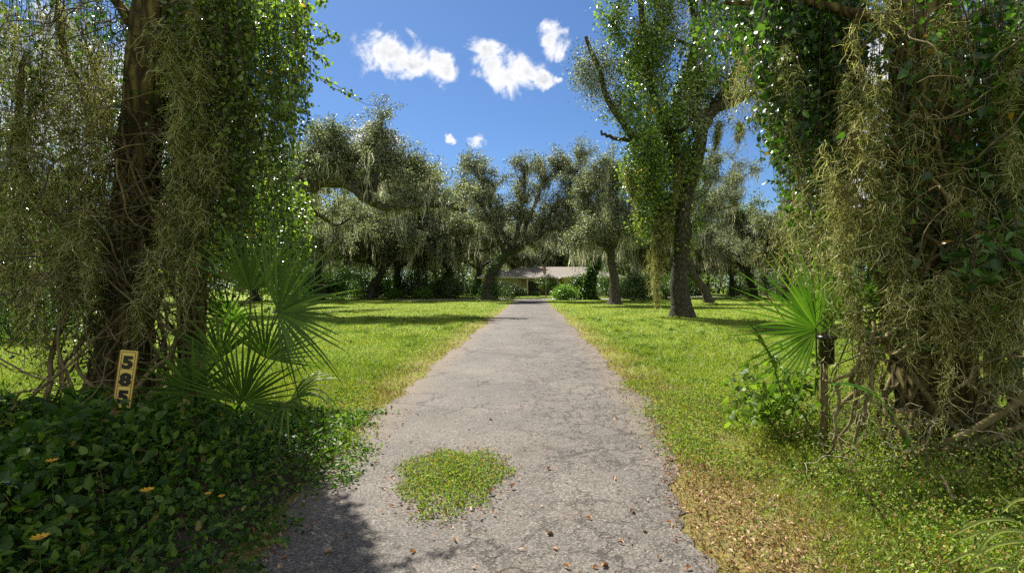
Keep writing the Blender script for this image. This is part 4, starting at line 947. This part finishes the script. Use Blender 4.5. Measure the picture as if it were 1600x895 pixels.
    for px, py, L, rad, Yv in Lf:
        mb = MB(); festoon(mb, at(px, py, Yv)-b, L, rad, rng, 430, 0, .0052, .03)
        for j in range(2): festoon(mb, at(px+rng.normal(0, 12), py+rng.normal(10, 50), Yv+rng.normal(0, .1))-b, L*rng.uniform(.25, .7), rad*rng.uniform(.3, .6), rng, 330, 0, .005, .03)
        mb.build('moss_festoon', MOSS, r)
    # slim dark stems behind it
    for k, (px, Yv, lab) in enumerate(((1545, 5.9, 'slim dark stem standing behind right foreground tree, nearest its trunk'), (1585, 6.3, 'slim dark stem at the right edge behind the vines'))):
        p = at(px, 0, Yv)*[1, 1, 0]; q = empty('sapling', p, lab, 'sapling')
        MB().add(*tubes(resample([(0, 0, 0), (.03, 0, 1.2), (-.02, 0, 2.6), (.1, 0, 5)], 14, .01, rng), np.linspace(.075, .05, 14), 10, .04, rng)).build('trunk', BARKN, q)
        m = MB(); st = np.stack([rng.normal(.05, .5, 30), rng.normal(0, .5, 30), rng.uniform(4.2, 5.6, 30)], 1); hang(m, st, rng.uniform(.4, 1.2, 30), rng, 24, .07, .05, OVAL); m.build('crown', [G_DARK, TWIG], q)

# ---------------------------------------------------------------- foreground plants
def bed_h(x, y):
    e = np.clip((-1.55-x)/1.3, 0, 1)**.8; f = np.clip((6.4-y)/1.6, 0, 1); g = .36+.12*np.sin(x*2.3+1)*np.sin(y*1.9)+.06*np.sin(x*6+y*4)
    g = g+.2*np.exp(-((x+3.0)/.45)**2-((y-3.85)/.3)**2)
    return e*f*(g+.16*np.clip((-2.4-x)/1.2, 0, 1))
def build_ground_plants():
    rng = np.random.default_rng(81)
    n = 52000; x = rng.uniform(-7.5, -1.25, n); y = rng.uniform(1.2, 6.5, n)
    edge = -1.38+.18*np.sin(y*3.1)+.12*np.sin(y*7.7+1)+.1*np.clip(y-4.3, 0, 3)*-1.6
    k = (x < edge+rng.standard_normal(n)*.08); x, y = x[k], y[k]; n = len(x)
    h = bed_h(x, y); z = h*rng.uniform(.35, 1.08, n)+.02+rng.uniform(0, .04, n)
    sz = np.clip(.032+.045*np.clip((-1.5-x)/1.6, 0, 1), .03, .1)*rng.uniform(.4, 1.35, n)
    mb = MB(); C = np.stack([x, y, z], 1)
    mb.add(*leaves(C, sz*1.25, sz*.72, rng, OVAL, (.05, -.35, .05), (0, -.2, 1.6), .7), 0)
    n = 900; x = rng.uniform(-6, -1.5, n); y = rng.uniform(1.5, 6.3, n); h = bed_h(x, y)
    P = np.stack([np.stack([x, y, 0*x], 1), np.stack([x+rng.normal(0, .05, n), y+rng.normal(0, .05, n), h*.6], 1), np.stack([x+rng.normal(0, .09, n), y+rng.normal(0, .09, n), h*1.02], 1)], 1)
    mb.add(*tubes(P, np.broadcast_to([.004, .0035, .002], (n, 3)), 4), 1)
    tag(mb.build('ground_cover', [G_COVER, VINEB]), 'dense dark green leafy ground cover below the left foreground tree', 'ground cover', kind='stuff')
    # dark soil under it
    m = MB(); gx, gy = np.meshgrid(np.linspace(-8, -1.7, 40), np.linspace(.5, 6.3, 40)); gz = bed_h(gx, gy)*.45+.012
    gz[:, -1] = .012; V = np.stack([gx, gy, gz], -1).reshape(-1, 3); i, j = np.meshgrid(np.arange(39), np.arange(39)); kk = (j*40+i).ravel()
    tag(m.add(V, np.stack([kk, kk+1, kk+41, kk+40], -1)).build('soil', plain('dark_soil', (.05, .035, .02), .95, var=.5, scale=20)), 'dark soil mound beneath the leafy ground cover', kind='structure')
    # bare sticks lying over the bed, left
    for q, rr, lab in (([(60, 690), (140, 640), (220, 600), (262, 588)], .012, 'long pale stick slanting up to the right below the number plate'), ([(30, 700), (90, 650), (150, 615), (170, 560)], .009, 'thin bent stick at the foot of the left foreground tree'),
                   ([(20, 640), (28, 618), (60, 610), (110, 605)], .011, 'dark crooked stick lying across the sunlit gap at the left edge'), ([(0, 560), (60, 590), (120, 600), (200, 590)], .008, 'nearly level thin stick below the hanging moss at the left')):
        P = resample([at(px, py, 4.3) for px, py in q], 18, .008, rng)
        tag(MB().add(*tubes(P, np.linspace(rr, rr*.5, 18), 6, .08, rng)).build('stick', VINEB), lab, 'stick', 'bare sticks by the left tree')
    # daisies
    pet = leaf_mat('orange_petal', [(.75, .38, .02), (.85, .5, .03)], .3, .5, .3, (1, .9, .5)); cen = plain('flower_centre', (.4, .2, .02), .8)
    fl = [((81, 720), 'orange-yellow daisy, farthest left and highest on the bank'), ((230, 766), 'orange daisy in the middle of the ground cover'), ((62, 840), 'orange daisy low in the bottom left corner'),
          ((325, 771), 'small yellow daisy nearest the drive'), ((346, 775), 'small faded orange daisy beside the yellow one')]
    for (px, py), lab in fl:
        zz = .62 if px < 300 else .42; c = gnd(px, py, zz); s = .024 if px < 300 else .015
        q = empty('daisy', c*[1, 1, 0], lab, 'flower', 'daisies in the ground cover')
        m = MB(); a = np.linspace(0, 2*pi, 11)[:-1]; 
        for t in a:
            d = np.array([cos(t), sin(t), .25]); sd = np.array([-sin(t), cos(t), 0])
            V = [d*.2*s, d*.7*s+sd*.28*s, d*1.25*s+sd*.16*s, d*1.3*s-sd*.16*s, d*.7*s-sd*.28*s]; m.add(np.array(V)+[0, 0, zz], [[0, 1, 2, 3, 4]])
        m.build('petals', pet, q)
        m = MB(); m.add(*tubes([(0, 0, zz-.004), (0, 0, zz+.004), (0, 0, zz+.009)], [s*.38, s*.4, s*.05], 8)); m.build('flower_centre', cen, q)
        m = MB(); m.add(*tubes(resample([(.03, .02, .1), (.01, 0, zz*.6), (0, 0, zz)], 6), np.full(6, .0018), 4)); m.build('stem', G_COVER, q)
    # weed patch in the drive
    n = 9500; a = rng.uniform(0, 6.28, n); q = rng.uniform(0, 1, n)**.62*(1+.09*rng.standard_normal(n)); w = 1+.12*np.sin(3*a)+.08*np.sin(7*a+1)+.05*np.sin(13*a)
    x = -.50+.45*q*w*np.cos(a); y = 4.28+.68*q*w*np.sin(a); C = np.stack([x, y, rng.uniform(.01, .055, n)*(1.15-q*.7)+.01], 1); s = rng.uniform(.014, .03, n)
    mb = MB(); mb.add(*leaves(C, s, s*.55, rng, KITE, (0, -.2, .6), (0, 0, 1.0)))
    tag(mb.build('weed_patch', G_WEED), 'oval patch of low green weeds growing through the asphalt', 'weeds', kind='stuff')
    # weeds on the right verge and tufts at the drive edge
    mb = MB(); n = 80000; x = rng.uniform(1.4, 4.9, n); y = rng.uniform(2.2, 7.5, n)
    dens = np.clip(.4+.8*np.sin(x*3.1+y*1.3)*np.sin(y*2.7-x)+.5*(x-2.0), .05, 1)*np.clip((x-1.35)*1.5, .02, 1)
    k = rng.uniform(0, 1, n) < dens; x, y = x[k], y[k]; h = .09+.12*np.clip((x-2.2)*.8, 0, 1)+.22*np.clip(x-2.7, 0, 1)*(y > 3.6); n = len(x)
    s = rng.uniform(.013, .03, n); mb.add(*leaves(np.stack([x, y, rng.uniform(.01, 1, n)*h], 1), s*1.3, s*.6, rng, KITE, (0, -.2, .5), (0, 0, 1.0)))
    n = 9000; c = np.array([(-1.85, 5.6), (-2.1, 6.3), (-1.75, 5.0), (-2.3, 7.1), (1.75, 5.0), (1.9, 6.4), (1.85, 5.3), (2.0, 8.0)]); i = rng.integers(0, len(c), n)
    P = c[i]+rng.standard_normal((n, 2))*[.16, .28]; s = rng.uniform(.015, .032, n)
    mb.add(*leaves(np.c_[P, rng.uniform(.01, .07, n)], s*1.3, s*.6, rng, KITE, (0, -.2, .5), (0, 0, 1)))
    kc = 420; cy_ = rng.uniform(5, 26, kc); cx_ = road_cx(cy_)+rng.choice([-1, 1], kc)*(2.3+rng.uniform(0, 1, kc)*cy_*.75); i = rng.integers(0, kc, 22000)
    P = np.c_[cx_, cy_][i]+rng.standard_normal((22000, 2))*rng.uniform(.04, .22, kc)[i][:, None]; s = rng.uniform(.018, .036, 22000)*(1+.03*P[:, 1])
    mb.add(*leaves(np.c_[P, rng.uniform(.02, .075, 22000)], s*1.2, s*.7, rng, KITE, (0, -.2, .5), (0, 0, 1)), 1)
    tag(mb.build('weeds', [G_WEED, G_FROND]), 'low bright green weeds along the right verge and drive edges', 'weeds', kind='stuff')
    # leaf litter
    mb = MB(); n = 15000; u = rng.uniform(0, 1, n); x = 1.0+rng.gamma(2.4, .30, n); y = rng.uniform(2.4, 9, n)
    k = np.arange(n); lf = k < 1700; x[lf] = -1.5-rng.gamma(1.3, .16, lf.sum())+.25; y[lf] = rng.uniform(2.5, 6.5, lf.sum())
    rd = (k >= 1700) & (k < 2600); x[rd] = rng.uniform(-1.6, 1.8, rd.sum()); y[rd] = rng.uniform(2.4, 16, rd.sum())
    lit = np.where(on_road(x, y, .1) & ~rd, .12, 1)
    pr = rng.uniform(0, 1, n) < lit*np.where(lf | rd, 1, np.exp(-np.abs(x-1.6)*1.1)*np.clip(1.3-y*.11, .1, 1)); x, y = x[pr], y[pr]
    a = rng.uniform(0, 6.28, 420); q = rng.uniform(.75, 1.35, 420); yy = rng.uniform(4.5, 26, 3600)
    x = np.concatenate([x, -.5+.45*q*np.cos(a), road_cx(yy)+rng.choice([-1, 1], 3600)*(1.9+rng.uniform(0, 1, 3600)*yy*.75)]); y = np.concatenate([y, 4.28+.68*q*np.sin(a), yy]); n = len(x)
    s = rng.uniform(.014, .042, n); mb.add(*leaves(np.stack([x, y, rng.uniform(.012, .03, n)], 1), s, s*.42, rng, KITE, (0, 0, 0), (0, 0, 2.2)))
    tag(mb.build('leaf_litter', STRAW), 'small brown oak leaves scattered over the verge and drive', 'leaf litter', kind='stuff')
    # the larger single leaves on the asphalt
    T, F = OVAL; curl = T.copy(); curl[:, 2] += 1.2*T[:, 0]**2; me = [MB().add(curl*[.4*l, l, l], F).mesh('fallen_leaf', [m_]) for l, m_ in ((.075, STRAW), (.06, STRAW), (.085, plain('tan_leaf', (.42, .24, .11), .6, var=.3)))]
    spots = [(935, 884), (870, 858), (940, 885), (798, 762), (660, 748), (745, 760), (765, 772), (590, 722), (975, 848), (1005, 830), (905, 660), (1030, 868), (1080, 885), (1110, 860), (1150, 880), (985, 800), (925, 810), (1012, 782), (880, 882), (640, 862), (520, 862), (545, 838), (700, 800), (735, 792), (820, 700), (640, 690), (1120, 830), (1060, 845), (1165, 850), (855, 835), (715, 845), (600, 800), (960, 745), (1000, 700), (450, 870), (1090, 800), (1040, 815), (670, 640), (770, 655), (860, 730)]
    for k, (px, py) in enumerate(spots):
        o = bpy.data.objects.new('fallen_leaf', me[k % 3]); COL.objects.link(o); c = gnd(px, py, .018)
        o.location = c; o.rotation_euler = (rng.normal(0, .2), rng.normal(0, .2), rng.uniform(0, 6.28)); o.scale = (rng.uniform(.5, .9),)*3
        tag(o, 'brown curled oak leaf lying singly on the grey asphalt', 'leaf', 'fallen leaves on the drive')
    # heart-leaved bush
    rng = np.random.default_rng(82); c0 = gnd(1205, 665); q = empty('bush', c0, 'light green bush with heart-shaped leaves beside the right palmetto', 'bush')
    m = MB(); m2 = MB()
    for k in range(26):
        tip = at(rng.uniform(1120, 1290), rng.uniform(545, 660), rng.uniform(4.5, 5.6))-c0
        P = resample([(0, 0, 0), tip*.5+[0, 0, .12], tip], 10, .01, rng); m.add(*tubes(P, np.linspace(.006, .002, 10), 4))
        C = P[rng.integers(3, 10, 26)]+rng.standard_normal((26, 3))*.05; s = rng.uniform(.6, 1.3, 26); m2.add(*leaves(C, .065*s, .06*s, rng, HEART, (0, -.1, -.7), (0, -.8, .3)))
    m.build('stem', TWIG, q); m2.build('foliage', G_HEART, q)
    # strap leaves
    strap = leaf_mat('strap_leaf', [(.10, .26, .03), (.14, .32, .04)], .45, .35, .5); straph = leaf_mat('pale_blade', [(.20, .26, .04), (.30, .33, .07)], .4, .5, .3); strapd = leaf_mat('dry_strap_leaf', [(.42, .26, .15)], .2, .6, .3)
    def blades(root, paths, w, mt):
        for q_ in paths:
            P = resample(q_, 18); mm = MB(); W_ = w*np.sin(pi*np.clip(np.linspace(.1, 1, 18), 0, 1))**.6+.002
            T_ = nrm(np.gradient(P, axis=0)); S = nrm(np.cross(T_, [.1, -.6, .8]))*W_[:, None]; nn = np.cross(S, T_)*.3
            V = np.stack([P-S, P-nn, P+S], 1).reshape(-1, 3); k_ = np.arange(17)*3
            mm.add(V, np.concatenate([np.stack([k_, k_+1, k_+4, k_+3], -1), np.stack([k_+1, k_+2, k_+5, k_+4], -1)])); mm.build('blade', mt, root)
    q = empty('strap_plant', (0, 0, 0), 'single broad bright green strap leaf arching out of the vines', 'plant')
    c = gnd(1400, 740)*[1, 1.05, 1]; q.location = c
    blades(q, [[(0, 0, 0), at(1420, 690, 4.25)-c, at(1395, 645, 4.1)-c, at(1360, 612, 4.0)-c, at(1325, 600, 4.0)-c, at(1295, 600, 4.0)-c]], .022, strap)
    c = gnd(1610, 850); q = empty('strap_plant', c, 'clump of long narrow yellow-green blades in the bottom right corner', 'plant')
    blades(q, [[(0, 0, 0), at(1580, 850, 2.9)-c, at(1540, 830, 2.85)-c, at(1500, 845, 2.8)-c], [(0, 0, 0), at(1600, 830, 2.9)-c, at(1550, 835, 2.8)-c, at(1510, 890, 2.75)-c], [(.02, 0, 0), at(1595, 800, 2.9)-c, at(1570, 780, 2.9)-c, at(1560, 770, 2.9)-c],
               [(0, 0, 0), at(1560, 870, 2.9)-c, at(1520, 862, 2.8)-c, at(1480, 880, 2.7)-c], [(.03, .02, 0), at(1620, 790, 3)-c, at(1590, 780, 3)-c, at(1565, 800, 2.9)-c], [(0, 0, 0), at(1600, 870, 2.8)-c, at(1570, 900, 2.7)-c, at(1540, 910, 2.6)-c], [(0, .03, 0), at(1590, 815, 3)-c, at(1540, 812, 2.9)-c, at(1490, 835, 2.8)-c], [(.02, 0, 0), at(1600, 845, 2.9)-c, at(1560, 850, 2.8)-c, at(1520, 870, 2.75)-c], [(0, 0, 0), at(1590, 880, 2.8)-c, at(1550, 885, 2.7)-c, at(1510, 905, 2.65)-c]], .008, straph)
    c = gnd(1500, 790); q = empty('strap_plant', c, 'dry reddish-brown strap leaf hanging at the foot of the right tree', 'plant')
    blades(q, [[at(1470, 740, 3.9)-c, at(1485, 770, 3.8)-c, at(1495, 800, 3.75)-c, at(1502, 850, 3.6)-c]], .012, strapd)

def build_sign():
    c = at(196, 0, 4.15)*[1, 1, 0]; q = empty('house_number_sign', c, 'narrow gold house number plate reading 585 standing in the leaves', 'sign', rz=radians(14))
    gold = plain('gold_plate', (.70, .52, .12), .45, .5, 0, .12, 30); wood = plain('stained_wood', (.30, .13, .04), .7, var=.3, scale=15); blk = plain('black_digit', (.02, .015, .01), .5)
    z0, z1, w = .62, 1.085, .060
    lean = radians(7)
    o = q; o.rotation_euler = (0, lean, radians(14)); o.location = c+np.array([-.12, 0, 0])
    m = MB(); box(m, -w-.012, w-.004, .012, .035, .0, z1-.01); m.build('post', wood, q)
    m = MB(); box(m, -w, w, 0, .010, z0, z1); pl = m.build('plate', gold, q)
    m = MB()
    for x0, x1, a, b in ((-w+.010, -w+.013, z0, z1-.01), (w-.013, w-.010, z0, z1-.01), (-w+.013, w-.013, z1-.0135, z1-.010), (-w+.013, w-.013, z1-.152, z1-.149), (-w+.013, w-.013, z1-.292, z1-.289)): box(m, x0, x1, -.002, 0, a, b)
    m.build('border_line', blk, pl)
    for k, ch in enumerate('585'):
        cu = bpy.data.curves.new('digit', 'FONT'); cu.body = ch; cu.size = .15; cu.extrude = .002; cu.offset = .0085; cu.align_x = 'CENTER'
        t = bpy.data.objects.new('digit_tmp', cu); COL.objects.link(t); bpy.context.view_layer.update()
        me = bpy.data.meshes.new_from_object(t); COL.objects.unlink(t); bpy.data.objects.remove(t)
        me.materials.clear(); me.materials.append(blk)
        d = bpy.data.objects.new('digit', me); COL.objects.link(d); d.parent = q; d.location = (0, -.003, z1-.14-k*.14); d.rotation_euler = (pi/2, 0, 0); d.scale = (1.03, .88, 1)
    # canister on the post by the right palmetto
    c = at(1288, 0, 4.95)*[1, 1, 0]; q = empty('marker_post', c, 'weathered post with a small black lidded canister beside the right palmetto fan', 'post')
    rng = np.random.default_rng(9)
    MB().add(*tubes(resample([(.03, .06, 0), (.03, .06, .8), (.03, .06, 1.38)], 10), np.full(10, .033), 10, .06, rng)).build('post', VINEB, q)
    m = MB(); bk = plain('black_metal', (.012, .012, .013), .35, .5)
    prof = [(0, .86), (.062, .86), (.066, .865), (.066, 1.09), (.083, 1.095), (.086, 1.11), (.083, 1.125), (.05, 1.13), (.0, 1.13)]
    m.add(*tubes([(0, -.035, z) for _, z in prof], [max(r_, .001) for r_, _ in prof], 24)); m.build('canister', bk, q)

# ---------------------------------------------------------------- run
build_world(); build_ground(); build_road(); build_grass()
build_trees(); build_woods(); build_shrubs(); build_house()
build_left_tree(); build_right_tree(); build_palms(); build_ground_plants(); build_sign()

cam = bpy.data.cameras.new('camera'); cam.lens = 18; cam.sensor_width = 36; cam.clip_end = 2000; cam.clip_start = .05
co = bpy.data.objects.new('camera', cam); COL.objects.link(co); co.location = (0, 0, CAMZ); co.rotation_euler = (pi/2, 0, 0); SC.camera = co
SC.view_settings.view_transform = 'Standard'; SC.view_settings.look = 'None'; SC.view_settings.exposure = EXPOSURE; SC.view_settings.gamma = 1
SC.render.engine = 'CYCLES'; cy = SC.cycles
cy.use_denoising = False; cy.denoiser = 'OPENIMAGEDENOISE'; cy.denoising_input_passes = 'RGB_ALBEDO_NORMAL'; cy.denoising_prefilter = 'ACCURATE'; cy.max_bounces = 6; cy.diffuse_bounces = 3; cy.transmission_bounces = 4; cy.glossy_bounces = 2; cy.transparent_max_bounces = 4
cy.sample_clamp_indirect = 6; cy.caustics_reflective = False; cy.caustics_refractive = False
